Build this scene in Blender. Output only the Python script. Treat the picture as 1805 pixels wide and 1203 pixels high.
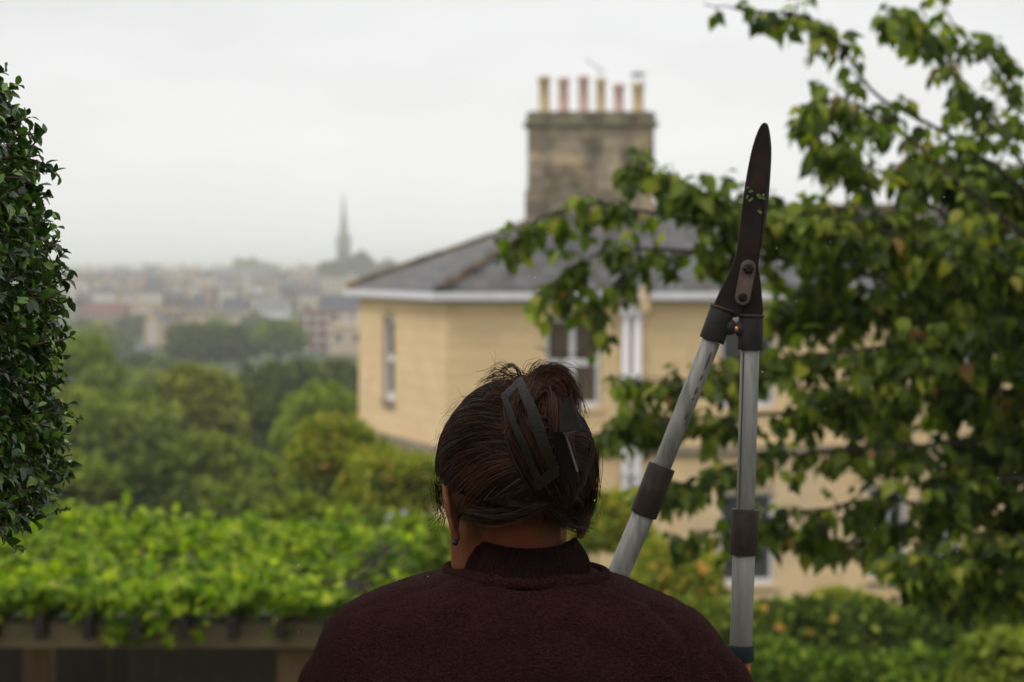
import bpy, bmesh, math, random
import numpy as np
from mathutils import Vector, Matrix, noise as mnoise

for o in list(bpy.data.objects): bpy.data.objects.remove(o)
random.seed(7)
rng = np.random.default_rng(11)
scene = bpy.context.scene
COL = scene.collection

# ------------------------------------------------------------------ camera
F = 4047.0; CX, CY = 902.5, 601.5; HOR = 470.0; EYE = 1.72
TH = math.atan((CY - HOR) / F)
cam_d = bpy.data.cameras.new('camera'); cam = bpy.data.objects.new('camera', cam_d); COL.objects.link(cam)
cam.location = (0, 0, EYE); cam.rotation_euler = (math.pi/2 - TH, 0, 0)
cam_d.sensor_width = 22.3; cam_d.lens = 22.3 * F / 1805.0
cam_d.clip_start = 0.05; cam_d.clip_end = 20000
cam_d.dof.use_dof = True; cam_d.dof.focus_distance = 2.36; cam_d.dof.aperture_fstop = 5.0
scene.camera = cam

# ------------------------------------------------------------------ sky, sun, exposure
HAZE = .00042
SUN_EL, SUN_AZ = math.radians(52), math.radians(-125)     # high behind cloud, over the left shoulder
w = bpy.data.worlds.new('World'); scene.world = w; w.use_nodes = True
nt = w.node_tree; nt.nodes.clear()
def N(nt, t, **k):
    n = nt.nodes.new(t)
    for a, b in k.items(): setattr(n, a, b)
    return n
out = N(nt, 'ShaderNodeOutputWorld'); bg = N(nt, 'ShaderNodeBackground'); bg.inputs[1].default_value = 0.1
sky = N(nt, 'ShaderNodeTexSky', sky_type='NISHITA'); sky.sun_disc = False
sky.sun_elevation = SUN_EL; sky.sun_rotation = -SUN_AZ; sky.air_density = 1.5; sky.dust_density = 4
tc = N(nt, 'ShaderNodeTexCoord'); sep = N(nt, 'ShaderNodeSeparateXYZ')
nt.links.new(tc.outputs['Generated'], sep.inputs[0])
mp = N(nt, 'ShaderNodeMapping'); mp.inputs['Scale'].default_value = (1.0, 1.0, 3.2)
nt.links.new(tc.outputs['Generated'], mp.inputs[0])
cl = N(nt, 'ShaderNodeTexNoise'); cl.inputs['Scale'].default_value = 4.5; cl.inputs['Detail'].default_value = 5; cl.inputs['Roughness'].default_value = .5
nt.links.new(mp.outputs[0], cl.inputs['Vector'])
ramp = N(nt, 'ShaderNodeValToRGB')           # even cloud deck, by height above the horizon
e = ramp.color_ramp.elements
e[0].position = 0.0; e[0].color = (10.5, 10.45, 10.4, 1)
e[1].position = 1.0; e[1].color = (13.5, 13.5, 13.5, 1)
m = e.new(0.12); m.color = (8.9, 8.9, 9.0, 1)
m = e.new(0.35); m.color = (11, 11, 11, 1)
nt.links.new(sep.outputs[2], ramp.inputs[0])
cr = N(nt, 'ShaderNodeMapRange'); cr.inputs[1].default_value = .3; cr.inputs[2].default_value = .7; cr.inputs[3].default_value = .9; cr.inputs[4].default_value = 1.08
nt.links.new(cl.outputs[0], cr.inputs[0])
vm = N(nt, 'ShaderNodeVectorMath', operation='SCALE'); nt.links.new(ramp.outputs[0], vm.inputs[0]); nt.links.new(cr.outputs[0], vm.inputs['Scale'])
mx = N(nt, 'ShaderNodeMix', data_type='RGBA'); mx.inputs[0].default_value = 0.93
nt.links.new(sky.outputs[0], mx.inputs[6]); nt.links.new(vm.outputs[0], mx.inputs[7])
nt.links.new(mx.outputs[2], bg.inputs[0]); nt.links.new(bg.outputs[0], out.inputs[0])
sun_d = bpy.data.lights.new('sun', 'SUN'); sun_d.energy = 1.5; sun_d.angle = math.radians(25); sun_d.color = (1, .965, .91)
sun = bpy.data.objects.new('sun', sun_d); COL.objects.link(sun)
sd = Vector((math.cos(SUN_EL)*math.sin(SUN_AZ), math.cos(SUN_EL)*math.cos(SUN_AZ), math.sin(SUN_EL)))
sun.rotation_euler = sd.to_track_quat('Z', 'Y').to_euler(); sun.location = (0, 0, 60)
vs = scene.view_settings; vs.view_transform = 'Standard'; vs.look = 'None'; vs.exposure = 0.04; vs.gamma = 1; vs.use_curve_mapping = False
cy = scene.cycles
cy.max_bounces = 8; cy.diffuse_bounces = 3; cy.glossy_bounces = 2; cy.transmission_bounces = 3; cy.volume_bounces = 2; cy.transparent_max_bounces = 6
cy.use_denoising = True; cy.sample_clamp_indirect = 4
scene.render.engine = 'CYCLES'

# ------------------------------------------------------------------ helpers
def at(px, py, Y):
    u = (px - CX)/F; v = (CY - py)/F
    d = np.array([u, math.cos(TH) + v*math.sin(TH), -math.sin(TH) + v*math.cos(TH)])
    t = Y/d[1]
    return Vector((d[0]*t, Y, EYE + d[2]*t))
def topx(P):
    P = np.atleast_2d(np.asarray(P, float)); x = P[:, 0]; y = P[:, 1]; z = P[:, 2]-EYE
    dep = y*math.cos(TH) - z*math.sin(TH); v = y*math.sin(TH) + z*math.cos(TH)
    dep = np.maximum(dep, 1e-3)
    return CX + F*x/dep, CY - F*v/dep, dep
def X(px, Y): return (px-CX)/F*Y
def Z(py, Y): return at(CX, py, Y).z

def col(c): return (c[0], c[1], c[2], 1)
def mat(name, c, c2=None, rough=.7, scale=8, bump=0, bscale=None, rand=0, c3=None, metal=0, coat=0, trans=0, spec=.3, detail=5, coord='Object', stretch=(1,1,1), bdist=.01, sheen=0):
    m = bpy.data.materials.new(name); m.use_nodes = True; t = m.node_tree
    b = t.nodes['Principled BSDF']; L = t.links.new
    b.inputs['Roughness'].default_value = rough; b.inputs['Metallic'].default_value = metal
    b.inputs['Specular IOR Level'].default_value = spec
    if sheen: b.inputs['Sheen Weight'].default_value = sheen; b.inputs['Sheen Roughness'].default_value = .5
    if coat: b.inputs['Coat Weight'].default_value = coat
    tcn = N(t, 'ShaderNodeTexCoord'); mpn = N(t, 'ShaderNodeMapping'); mpn.inputs['Scale'].default_value = stretch
    L(tcn.outputs[coord], mpn.inputs[0])
    cur = None
    if c2 is not None:
        nz = N(t, 'ShaderNodeTexNoise'); nz.inputs['Scale'].default_value = scale; nz.inputs['Detail'].default_value = detail; nz.inputs['Roughness'].default_value = .6
        L(mpn.outputs[0], nz.inputs['Vector'])
        r = N(t, 'ShaderNodeValToRGB'); r.color_ramp.elements[0].position = .33; r.color_ramp.elements[1].position = .67
        r.color_ramp.elements[0].color = col(c); r.color_ramp.elements[1].color = col(c2)
        L(nz.outputs[0], r.inputs[0]); cur = r.outputs[0]
        if c3 is not None:
            nz2 = N(t, 'ShaderNodeTexNoise'); nz2.inputs['Scale'].default_value = scale*.37; nz2.inputs['Detail'].default_value = 7; nz2.inputs['Roughness'].default_value = .65
            L(mpn.outputs[0], nz2.inputs['Vector'])
            r2 = N(t, 'ShaderNodeValToRGB'); r2.color_ramp.elements[0].position = .52; r2.color_ramp.elements[1].position = .66
            r2.color_ramp.elements[0].color = (0,0,0,1); r2.color_ramp.elements[1].color = (1,1,1,1)
            L(nz2.outputs[0], r2.inputs[0])
            mm = N(t, 'ShaderNodeMix', data_type='RGBA'); L(r2.outputs[0], mm.inputs[0]); L(cur, mm.inputs[6]); mm.inputs[7].default_value = col(c3); cur = mm.outputs[2]
    if rand:
        g = N(t, 'ShaderNodeNewGeometry'); oi = N(t, 'ShaderNodeObjectInfo')
        ad = N(t, 'ShaderNodeMath', operation='ADD'); L(g.outputs['Random Per Island'], ad.inputs[0]); L(oi.outputs['Random'], ad.inputs[1])
        fr = N(t, 'ShaderNodeMath', operation='FRACT'); L(ad.outputs[0], fr.inputs[0])
        mr = N(t, 'ShaderNodeMapRange'); mr.inputs[3].default_value = 1-rand; mr.inputs[4].default_value = 1+rand; L(fr.outputs[0], mr.inputs[0])
        hs = N(t, 'ShaderNodeHueSaturation'); L(mr.outputs[0], hs.inputs['Value'])
        mr2 = N(t, 'ShaderNodeMapRange'); mr2.inputs[3].default_value = .5-rand*.05; mr2.inputs[4].default_value = .5+rand*.05
        w2 = N(t, 'ShaderNodeMath', operation='MULTIPLY'); w2.inputs[1].default_value = 7.3; L(fr.outputs[0], w2.inputs[0])
        f2 = N(t, 'ShaderNodeMath', operation='FRACT'); L(w2.outputs[0], f2.inputs[0]); L(f2.outputs[0], mr2.inputs[0]); L(mr2.outputs[0], hs.inputs['Hue'])
        if cur is None: hs.inputs['Color'].default_value = col(c)
        else: L(cur, hs.inputs['Color'])
        cur = hs.outputs[0]
    if cur is None: b.inputs['Base Color'].default_value = col(c)
    else: L(cur, b.inputs['Base Color'])
    if bump:
        nb = N(t, 'ShaderNodeTexNoise'); nb.inputs['Scale'].default_value = bscale or scale*3; nb.inputs['Detail'].default_value = 4
        L(mpn.outputs[0], nb.inputs['Vector'])
        bp = N(t, 'ShaderNodeBump'); bp.inputs['Strength'].default_value = bump; bp.inputs['Distance'].default_value = bdist
        L(nb.outputs[0], bp.inputs['Height']); L(bp.outputs[0], b.inputs['Normal'])
    if trans:
        tr = N(t, 'ShaderNodeBsdfTranslucent'); ms = N(t, 'ShaderNodeMixShader'); ms.inputs[0].default_value = trans
        if cur is not None: L(cur, tr.inputs[0])
        else: tr.inputs[0].default_value = col(c)
        L(b.outputs[0], ms.inputs[1]); L(tr.outputs[0], ms.inputs[2]); L(ms.outputs[0], t.nodes['Material Output'].inputs[0])
    return m

def leaf_mat(name, cols, rough=.4, trans=.35, spec=.3):
    """leaf colour differs from leaf to leaf (random per island + per object)"""
    m = bpy.data.materials.new(name); m.use_nodes = True; t = m.node_tree; L = t.links.new
    b = t.nodes['Principled BSDF']; b.inputs['Roughness'].default_value = rough; b.inputs['Specular IOR Level'].default_value = spec
    g = N(t, 'ShaderNodeNewGeometry'); oi = N(t, 'ShaderNodeObjectInfo')
    ad = N(t, 'ShaderNodeMath', operation='ADD'); L(g.outputs['Random Per Island'], ad.inputs[0]); L(oi.outputs['Random'], ad.inputs[1])
    fr = N(t, 'ShaderNodeMath', operation='FRACT'); L(ad.outputs[0], fr.inputs[0])
    r = N(t, 'ShaderNodeValToRGB'); el = r.color_ramp.elements
    el[0].position = cols[0][0]; el[0].color = col(cols[0][1]); el[1].position = cols[-1][0]; el[1].color = col(cols[-1][1])
    for p, c in cols[1:-1]:
        k = el.new(p); k.color = col(c)
    L(fr.outputs[0], r.inputs[0])
    nz = N(t, 'ShaderNodeTexNoise'); nz.inputs['Scale'].default_value = 60; tcn = N(t, 'ShaderNodeTexCoord'); L(tcn.outputs['Object'], nz.inputs[0])
    mr = N(t, 'ShaderNodeMapRange'); mr.inputs[3].default_value = .75; mr.inputs[4].default_value = 1.25; L(nz.outputs[0], mr.inputs[0])
    v = N(t, 'ShaderNodeVectorMath', operation='SCALE'); L(r.outputs[0], v.inputs[0]); L(mr.outputs[0], v.inputs['Scale'])
    L(v.outputs[0], b.inputs['Base Color'])
    tr = N(t, 'ShaderNodeBsdfTranslucent'); v2 = N(t, 'ShaderNodeVectorMath', operation='MULTIPLY'); L(v.outputs[0], v2.inputs[0]); v2.inputs[1].default_value = (1.6, 1.9, .8)
    L(v2.outputs[0], tr.inputs[0])
    ms = N(t, 'ShaderNodeMixShader'); ms.inputs[0].default_value = trans
    L(b.outputs[0], ms.inputs[1]); L(tr.outputs[0], ms.inputs[2]); L(ms.outputs[0], t.nodes['Material Output'].inputs[0])
    return m

ORG = {}
def thing(name, label, cat, loc, group=None):
    o = bpy.data.objects.new(name, None); COL.objects.link(o); o.location = loc; o.empty_display_size = .1
    o['label'] = label; o['category'] = cat
    if group: o['group'] = group
    ORG[o] = Vector(loc)
    return o
def mesh_from(name, V, Fc, smooth=False):
    me = bpy.data.meshes.new(name)
    V = np.asarray(V, dtype=np.float32)
    me.from_pydata(V.tolist() if len(V) < 200 else V, [], Fc)
    if smooth: me.shade_smooth()
    return me
def link(name, me, m, parent=None):
    o = bpy.data.objects.new(name, me); COL.objects.link(o)
    if m is not None and len(me.materials) == 0: me.materials.append(m)
    if parent is not None: o.parent = parent; ORG[o] = ORG[parent].copy()
    else: ORG[o] = Vector((0, 0, 0))
    return o
def obj(name, V, Fc, m, parent=None, smooth=False):
    V = np.asarray(V, dtype=np.float64)
    if parent is not None: V = V - np.array(ORG[parent])
    return link(name, mesh_from(name, V, Fc, smooth), m, parent)
def struct(name, V, Fc, m, smooth=False):
    o = obj(name, V, Fc, m, None, smooth); o['kind'] = 'structure'; return o
class MB:
    def __init__(s): s.V = []; s.F = []
    def add(s, V, Fc):
        n = len(s.V); s.V.extend([tuple(v) for v in V]); s.F.extend([tuple(i+n for i in f) for f in Fc]); return s
    def box(s, a, b):
        (x0,y0,z0),(x1,y1,z1) = a, b
        return s.add([(x0,y0,z0),(x1,y0,z0),(x1,y1,z0),(x0,y1,z0),(x0,y0,z1),(x1,y0,z1),(x1,y1,z1),(x0,y1,z1)],
              [(0,3,2,1),(4,5,6,7),(0,1,5,4),(1,2,6,5),(2,3,7,6),(3,0,4,7)])
    def obox(s, o, u, v, n, a, b):       # box in a frame (origin o, axes u v n)
        o, u, v, n = [np.array(q, float) for q in (o,u,v,n)]
        c = MB().box(a, b)
        return s.add([o + u*p[0] + v*p[1] + n*p[2] for p in c.V], c.F)
    def tube(s, pts, rad, k=8, cap=True):
        V, Fc = tube(pts, rad, k, cap); return s.add(V, Fc)
    def lathe(s, c, prof, k=16, axis=(0,0,1)):
        c = Vector(c); ax = Vector(axis).normalized(); q = ax.to_track_quat('Z','Y')
        V = []; Fc = []
        for r, h in prof:
            for i in range(k):
                a = 2*math.pi*i/k; V.append(c + q @ Vector((r*math.cos(a), r*math.sin(a), h)))
        for j in range(len(prof)-1):
            for i in range(k):
                i2 = (i+1) % k; Fc.append((j*k+i, j*k+i2, (j+1)*k+i2, (j+1)*k+i))
        Fc.append(tuple(range(k))[::-1]); Fc.append(tuple((len(prof)-1)*k+i for i in range(k)))
        return s.add(V, Fc)
    def obj(s, name, m, parent=None, smooth=False): return obj(name, s.V, s.F, m, parent, smooth)
def tube(pts, rad, k=8, cap=True):
    P = np.asarray([tuple(p) for p in pts], float); n = len(P)
    R = np.full(n, rad, float) if np.isscalar(rad) else np.asarray(rad, float)
    T = np.gradient(P, axis=0); T /= np.linalg.norm(T, axis=1)[:, None] + 1e-12
    up = np.array([0,0,1.]) if abs(T[0][2]) < .9 else np.array([1.,0,0])
    V = []
    u = np.cross(up, T[0]); u /= np.linalg.norm(u)
    for i in range(n):
        u = u - T[i]*np.dot(u, T[i]); u /= np.linalg.norm(u); v = np.cross(T[i], u)
        for j in range(k):
            a = 2*math.pi*j/k; V.append(P[i] + R[i]*(u*math.cos(a) + v*math.sin(a)))
    Fc = []
    for i in range(n-1):
        for j in range(k):
            j2 = (j+1) % k; Fc.append((i*k+j, i*k+j2, (i+1)*k+j2, (i+1)*k+j))
    if cap: Fc.append(tuple(range(k))[::-1]); Fc.append(tuple((n-1)*k+j for j in range(k)))
    return V, Fc
def tubes_fast(P, R, k=3):
    """P (N,M,3) strands, R (N,M) radii -> V, faces(array quads)"""
    Nn, M, _ = P.shape
    T = np.gradient(P, axis=1); T /= np.linalg.norm(T, axis=2, keepdims=True) + 1e-12
    ref = rng.normal(size=(Nn, 1, 3)); u = np.cross(T, ref); u /= np.linalg.norm(u, axis=2, keepdims=True) + 1e-12
    v = np.cross(T, u)
    A = np.arange(k)*2*math.pi/k
    V = P[:, :, None, :] + R[:, :, None, None]*(u[:, :, None, :]*np.cos(A)[None, None, :, None] + v[:, :, None, :]*np.sin(A)[None, None, :, None])
    idx = np.arange(Nn*M*k).reshape(Nn, M, k)
    a = idx[:, :-1, :]; b = np.roll(a, -1, axis=2); d = idx[:, 1:, :]; c = np.roll(d, -1, axis=2)
    Q = np.stack([a, b, c, d], axis=-1).reshape(-1, 4)
    return V.reshape(-1, 3), Q
def mesh_quads(name, V, Q, smooth=True):
    """fast mesh from arrays; Q (n,3) or (n,4)"""
    me = bpy.data.meshes.new(name); k = Q.shape[1]
    me.vertices.add(len(V)); me.vertices.foreach_set('co', np.ascontiguousarray(V, dtype=np.float32).ravel())
    me.loops.add(Q.size); me.loops.foreach_set('vertex_index', np.ascontiguousarray(Q, dtype=np.int32).ravel())
    me.polygons.add(len(Q)); me.polygons.foreach_set('loop_start', np.arange(0, Q.size, k, dtype=np.int32))
    try: me.polygons.foreach_set('loop_total', np.full(len(Q), k, dtype=np.int32))
    except Exception: pass
    me.update(calc_edges=True)
    if smooth: me.shade_smooth()
    return me
def fastobj(name, V, Q, m, parent=None, smooth=True):
    if parent is not None: V = V - np.array(ORG[parent])
    return link(name, mesh_quads(name, V, Q, smooth), m, parent)

# leaf templates: rows of (y, halfwidth, drop), folded along the midrib
def leaf_tpl(rows, fold=.35):
    V = []; Fq = []
    for y, hw, dz in rows:
        V += [(-hw, y, dz + hw*fold), (0, y, dz), (hw, y, dz + hw*fold)]
    for i in range(len(rows)-1):
        a = i*3; Fq += [(a, a+1, a+4, a+3), (a+1, a+2, a+5, a+4)]
    return np.array(V, float), np.array(Fq, int)
TPL_DROOP = leaf_tpl([(0,.02,0),(.12,.24,.0),(.35,.34,-.015),(.6,.26,-.06),(.82,.1,-.15),(1,.01,-.26)], .3)
TPL_SMALL = leaf_tpl([(0,.03,0),(.25,.24,.02),(.55,.29,.0),(.82,.17,-.06),(1,.015,-.12)], .45)
TPL_VINE = (np.array([(0,0,0),(-.34,-.12,.06),(-.5,.3,-.04),(-.26,.36,.05),(-.36,.75,-.05),(-.1,.66,.03),(0,1,-.1),(.1,.66,.03),(.36,.75,-.05),(.26,.36,.05),(.5,.3,-.04),(.34,-.12,.06),(0,.4,.0)], float),
            np.array([(12,0,1,2),(12,2,3,4),(12,4,5,6),(12,6,7,8),(12,8,9,10),(12,10,11,0)], int))
TPL_CLUMP = leaf_tpl([(0,.1,0),(.4,.42,.05),(.8,.3,-.05),(1,.03,-.15)], .3)
def norm(a): return a/(np.linalg.norm(a, axis=-1, keepdims=True)+1e-12)
def leaves_arrays(tpl, P, T, Nn, S):
    y = norm(T); z = Nn - y*np.sum(Nn*y, axis=1, keepdims=True); z = norm(z); x = np.cross(y, z)
    tv, tf = tpl
    V = P[:, None, :] + S[:, None, None]*(x[:, None, :]*tv[None, :, 0:1] + y[:, None, :]*tv[None, :, 1:2] + z[:, None, :]*tv[None, :, 2:3])
    Q = tf[None] + (np.arange(len(P))*len(tv))[:, None, None]
    return V.reshape(-1, 3), Q.reshape(-1, tf.shape[1]), (x, y, z)
def plant_leaves(root, tpl, P, T, Nn, S, m, n_parts=300, stuff='foliage', name='leaf'):
    """the leaves that show largest are objects of their own; the rest is one part"""
    px, py, dep = topx(P)
    inside = (px > 5) & (px < 1800) & (py > 5) & (py < 1198)
    score = S/dep*inside*rng.uniform(.8, 1.0, len(S))
    order = np.argsort(-score); top = order[:n_parts]; rest = order[n_parts:]
    V, Q, _ = leaves_arrays(tpl, P[rest], T[rest], Nn[rest], S[rest])
    o = fastobj(stuff, V, Q, m, root); o['kind'] = 'stuff'
    if n_parts:
        me = mesh_quads(name, tpl[0], tpl[1]); me.materials.append(m)
        org = np.array(ORG[root])
        y = norm(T[top]); z = norm(Nn[top] - y*np.sum(Nn[top]*y, axis=1, keepdims=True)); x = np.cross(y, z)
        for i, k in enumerate(top):
            l = bpy.data.objects.new(name, me); COL.objects.link(l); l.parent = root
            s = S[k]; p = P[k]-org
            l.matrix_local = Matrix(((x[i,0]*s, y[i,0]*s, z[i,0]*s, p[0]), (x[i,1]*s, y[i,1]*s, z[i,1]*s, p[1]), (x[i,2]*s, y[i,2]*s, z[i,2]*s, p[2]), (0,0,0,1)))
    return o

# ------------------------------------------------------------------ materials
M = {}
M['grass'] = mat('grass', (.03,.05,.012), (.05,.075,.018), .9, 2, .5, 30, c3=(.05,.045,.02), spec=.03)
M['stone'] = mat('bath_stone', (.70,.49,.26), (.76,.565,.335), .88, .9, .35, 40, rand=.05, c3=(.63,.47,.29))
M['mortar'] = mat('mortar', (.42,.33,.21), (.50,.40,.26), .95, 6, .3)
M['stone_old'] = mat('weathered_stone', (.13,.11,.08), (.33,.27,.19), .95, 2.2, .6, 25, rand=.38, c3=(.50,.38,.21))
M['stone_cap'] = mat('lichen_stone', (.10,.095,.06), (.24,.21,.14), .95, 6, .6, 25, rand=.25, c3=(.06,.055,.04))
M['trim'] = mat('string_stone', (.22,.18,.13), (.34,.27,.18), .95, 5, .5)
M['slate'] = mat('slate', (.055,.055,.058), (.115,.108,.108), .55, 5, .3, 30, rand=.35, c3=(.125,.10,.085))
M['ridge'] = mat('ridge_tile_mossy', (.06,.05,.035), (.11,.08,.05), .95, 9, .6, rand=.3, c3=(.24,.09,.03))
M['white'] = mat('white_paint', (.66,.63,.66), (.74,.72,.74), .5, 3, .1)
M['blind'] = mat('brown_blind', (.085,.062,.040), (.11,.08,.052), .8, 4, spec=.2)
M['room'] = mat('dark_room', (.03,.028,.028), rough=.6)
M['glass'] = mat('dark_glass', (.05,.052,.055), rough=.3, spec=.3)
M['pot_buff'] = mat('buff_clay', (.50,.37,.20), (.58,.45,.27), .85, 5, .2, c3=(.34,.25,.14))
M['pot_pink'] = mat('pink_clay', (.52,.33,.27), (.58,.40,.34), .85, 5, .2, c3=(.4,.26,.2))
M['lead'] = mat('lead_grey', (.12,.12,.13), (.2,.2,.2), .7, 4)
M['metal'] = mat('thin_grey_metal', (.25,.25,.26), rough=.5, metal=.6)
M['bark'] = mat('bark', (.028,.020,.014), (.05,.036,.024), .95, 20, .8)
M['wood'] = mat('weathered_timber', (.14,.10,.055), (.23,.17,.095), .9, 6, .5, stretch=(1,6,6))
M['wood_shaded'] = mat('shade_dark_timber', (.012,.009,.006), (.022,.016,.010), .9, 6, .5)  # shade on the fence boards is put into this colour; rafters share it
M['wood_post'] = mat('brown_post', (.09,.05,.022), (.13,.075,.035), .85, 6, .5, stretch=(6,6,1))

# ------------------------------------------------------------------ terrain
TY = [-60, 4, 5.5, 9, 20, 36, 56, 80, 110, 200, 320, 450, 600, 800, 1000, 1300, 1600, 2200, 3000, 4500, 7500]
TZ = [0, 0, -2.0, -2.25, -3.0, -5.0, -5.6, -9.5, -13, -17, -16.5, -14.6, -13.4, -12.1, -10.1, -7.9, -6.0, -8.5, -3, 7, 22]
def ground_z(x, y):
    z = np.interp(y, TY, TZ)
    z = z + np.where(y > 1500, 5*np.sin(x/520.0+.6)*np.clip((y-1500)/2500, 0, 1) + 4*np.sin(x/210.0)*np.clip((y-1500)/2500, 0, 1), 0)
    return z
ys = np.concatenate([np.linspace(-60, 4, 6), np.linspace(4.5, 20, 14), np.linspace(22, 120, 30), np.linspace(130, 1600, 60), np.linspace(1700, 7500, 40)])
V = []; Fc = []; nx = 61
for y in ys:
    hw = 60 + y*.55 if y > 0 else 60
    for i in range(nx):
        x = (i/(nx-1)*2-1)*hw*1.3
        V.append((x, y, float(ground_z(x, y)) + (.12*mnoise.noise(Vector((x*.2, y*.2, 0))) if y > 6 else 0)))
for j in range(len(ys)-1):
    for i in range(nx-1): Fc.append((j*nx+i, j*nx+i+1, (j+1)*nx+i+1, (j+1)*nx+i))
struct('ground', V, Fc, M['grass'], True)
pv = MB().box((-3, 1.2, .004), (3, 3.4, .035)).obj('terrace_paving', mat('paving', (.2,.18,.15), (.28,.25,.2), .9, 3, .3)); pv['kind'] = 'structure'

# ------------------------------------------------------------------ the stone house
A = np.array([-1.245, 45.0]); B = np.array([-3.42, 51.5]); fd = np.array([.989, .148]); fd /= np.linalg.norm(fd)
FL = 15.5; C = A + fd*FL; D = B + fd*FL
fn = np.array([fd[1], -fd[0]])                      # outward normal of the front
sdv = (B-A); SL = np.linalg.norm(sdv); sdv = sdv/SL; sn = np.array([-sdv[1], sdv[0]])   # side wall, outward to the left
ZE = Z(534, 45.0)                                   # underside of the gutter
ZB = -5.6
house = thing('house', 'honey stone house with slate hipped roof, tall chimney and white gutter behind the woman', 'house', (float(A[0]), float(A[1]), ZB))
def wall_frame(o2, d2, n2):                          # u along wall, v up, n outward
    return (o2[0], o2[1], 0), (d2[0], d2[1], 0), (0, 0, 1), (n2[0], n2[1], 0)
def solve_u(px, o2, d2):                             # where the sight line of column px meets the wall
    k = (px-CX)/F
    return (k*o2[1]-o2[0])/(d2[0]-k*d2[1])
def rect_on(o2, d2, x0, y0, x1, y1):
    u0, u1 = solve_u(x0, o2, d2), solve_u(x1, o2, d2); um = (u0+u1)/2; Y = o2[1]+d2[1]*um
    return [u0, Z(y1, Y), u1, Z(y0, Y)]
front_w = [rect_on(A, fd, 962, 562, 1058, 718), rect_on(A, fd, 1270, 562, 1366, 718), rect_on(A, fd, 1655, 562, 1742, 718),
           rect_on(A, fd, 1270, 868, 1366, 1030), rect_on(A, fd, 1530, 858, 1600, 1018), rect_on(A, fd, 1622, 858, 1692, 1018)]
side_w = [rect_on(A, sdv, 677, 560, 697, 705)]
side_w[0] = [min(side_w[0][0], side_w[0][2]), side_w[0][1], max(side_w[0][0], side_w[0][2]), side_w[0][3]]
def wall_mesh(L, z0, z1, holes, fr, m, name, depth=.22):
    us = sorted({0, L} | {h[0] for h in holes} | {h[2] for h in holes}); zs = sorted({z0, z1} | {h[1] for h in holes} | {h[3] for h in holes})
    o, u, v, n = [np.array(q, float) for q in fr]; mb = MB()
    for i in range(len(us)-1):
        for j in range(len(zs)-1):
            cu, cz = (us[i]+us[i+1])/2, (zs[j]+zs[j+1])/2
            if any(h[0] < cu < h[2] and h[1] < cz < h[3] for h in holes): continue
            mb.add([o+u*a+v*b for a, b in ((us[i],zs[j]),(us[i+1],zs[j]),(us[i+1],zs[j+1]),(us[i],zs[j+1]))], [(0,1,2,3)])
    for h in holes:
        c = [(h[0],h[1]),(h[2],h[1]),(h[2],h[3]),(h[0],h[3])]
        for a, b in zip(c, c[1:]+c[:1]):
            mb.add([o+u*a[0]+v*a[1]+n*.028, o+u*b[0]+v*b[1]+n*.028, o+u*b[0]+v*b[1]-n*depth, o+u*a[0]+v*a[1]-n*depth], [(0,1,2,3)])
    return mb.obj(name, m, house)
frF = wall_frame(A, fd, fn); frS = wall_frame(A, sdv, sn)
wall_mesh(FL, ZB, ZE+.1, front_w, frF, M['mortar'], 'front_wall')
wall_mesh(SL, ZB, ZE+.1, side_w, frS, M['mortar'], 'side_wall')
mb = MB()
for p, q in ((C, D), (D, B)): mb.add([(p[0],p[1],ZB),(q[0],q[1],ZB),(q[0],q[1],ZE+.1),(p[0],p[1],ZE+.1)], [(0,1,2,3)])
mb.obj('rear_wall', M['stone'], house)
# ashlar blocks, courses of .31 m, cut round the openings
blk_mesh = MB().box((-.5,-.5,0),(.5,.5,1)); bm_me = mesh_from('stone_block', np.array(blk_mesh.V), blk_mesh.F); bm_me.materials.append(M['stone'])
blocks = []
for fr, L, holes in ((frF, FL, front_w), (frS, SL, side_w)):
    o, u, v, n = [np.array(q, float) for q in fr]
    zc = ZE+.06; ci = 0
    while zc > ZB:
        h = .31; z1 = zc; z0 = zc-h; ci += 1; zc -= h
        cuts = [0, L]; spans = [(0.0, L)]
        for hh in holes:
            ov = min(z1, hh[3]) - max(z0, hh[1])
            if ov > .03:
                ns = []
                for a, b in spans:
                    if hh[2] <= a or hh[0] >= b: ns.append((a, b)); continue
                    if hh[0]-a > .03: ns.append((a, hh[0]))
                    if b-hh[2] > .03: ns.append((hh[2], b))
                spans = ns
        for a, b in spans:
            s = a; step = .68
            nxt = (math.floor((a + (ci % 2)*.34)/step)+1)*step - (ci % 2)*.34
            while s < b-1e-4:
                e2 = min(nxt + random.uniform(-.06,.06), b)
                if b-e2 < .12: e2 = b
                if e2 - s > .02: blocks.append((o + u*(s+e2)/2 + v*(z0+z1)/2, u, v, n, e2-s-.0045, h-.0045))
                s = e2; nxt = max(nxt+step, s+.1)
pp = np.array([b[0] for b in blocks]); bx, by, bd = topx(pp)
vis = (bx > 630) & (bx < 1500) & (by < 800); order = np.argsort(~vis*1000 + bd)
keep = set(order[:300].tolist()); rest = MB()
orgH = np.array(ORG[house])
for i, (c, u, v, n, a, h) in enumerate(blocks):
    d = .022 + random.uniform(-.002, .002)
    if i in keep:
        l = bpy.data.objects.new('stone_block', bm_me); COL.objects.link(l); l.parent = house; p = c-orgH
        l.matrix_local = Matrix(((u[0]*a, v[0]*h, n[0]*d, p[0]), (u[1]*a, v[1]*h, n[1]*d, p[1]), (u[2]*a, v[2]*h, n[2]*d, p[2]), (0,0,0,1)))
    else: rest.obox(c, u, v, n, (-a/2,-h/2,0), (a/2,h/2,d))
r_ = rest.obj('stone_courses', M['stone'], house); r_['kind'] = 'stuff'
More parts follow.
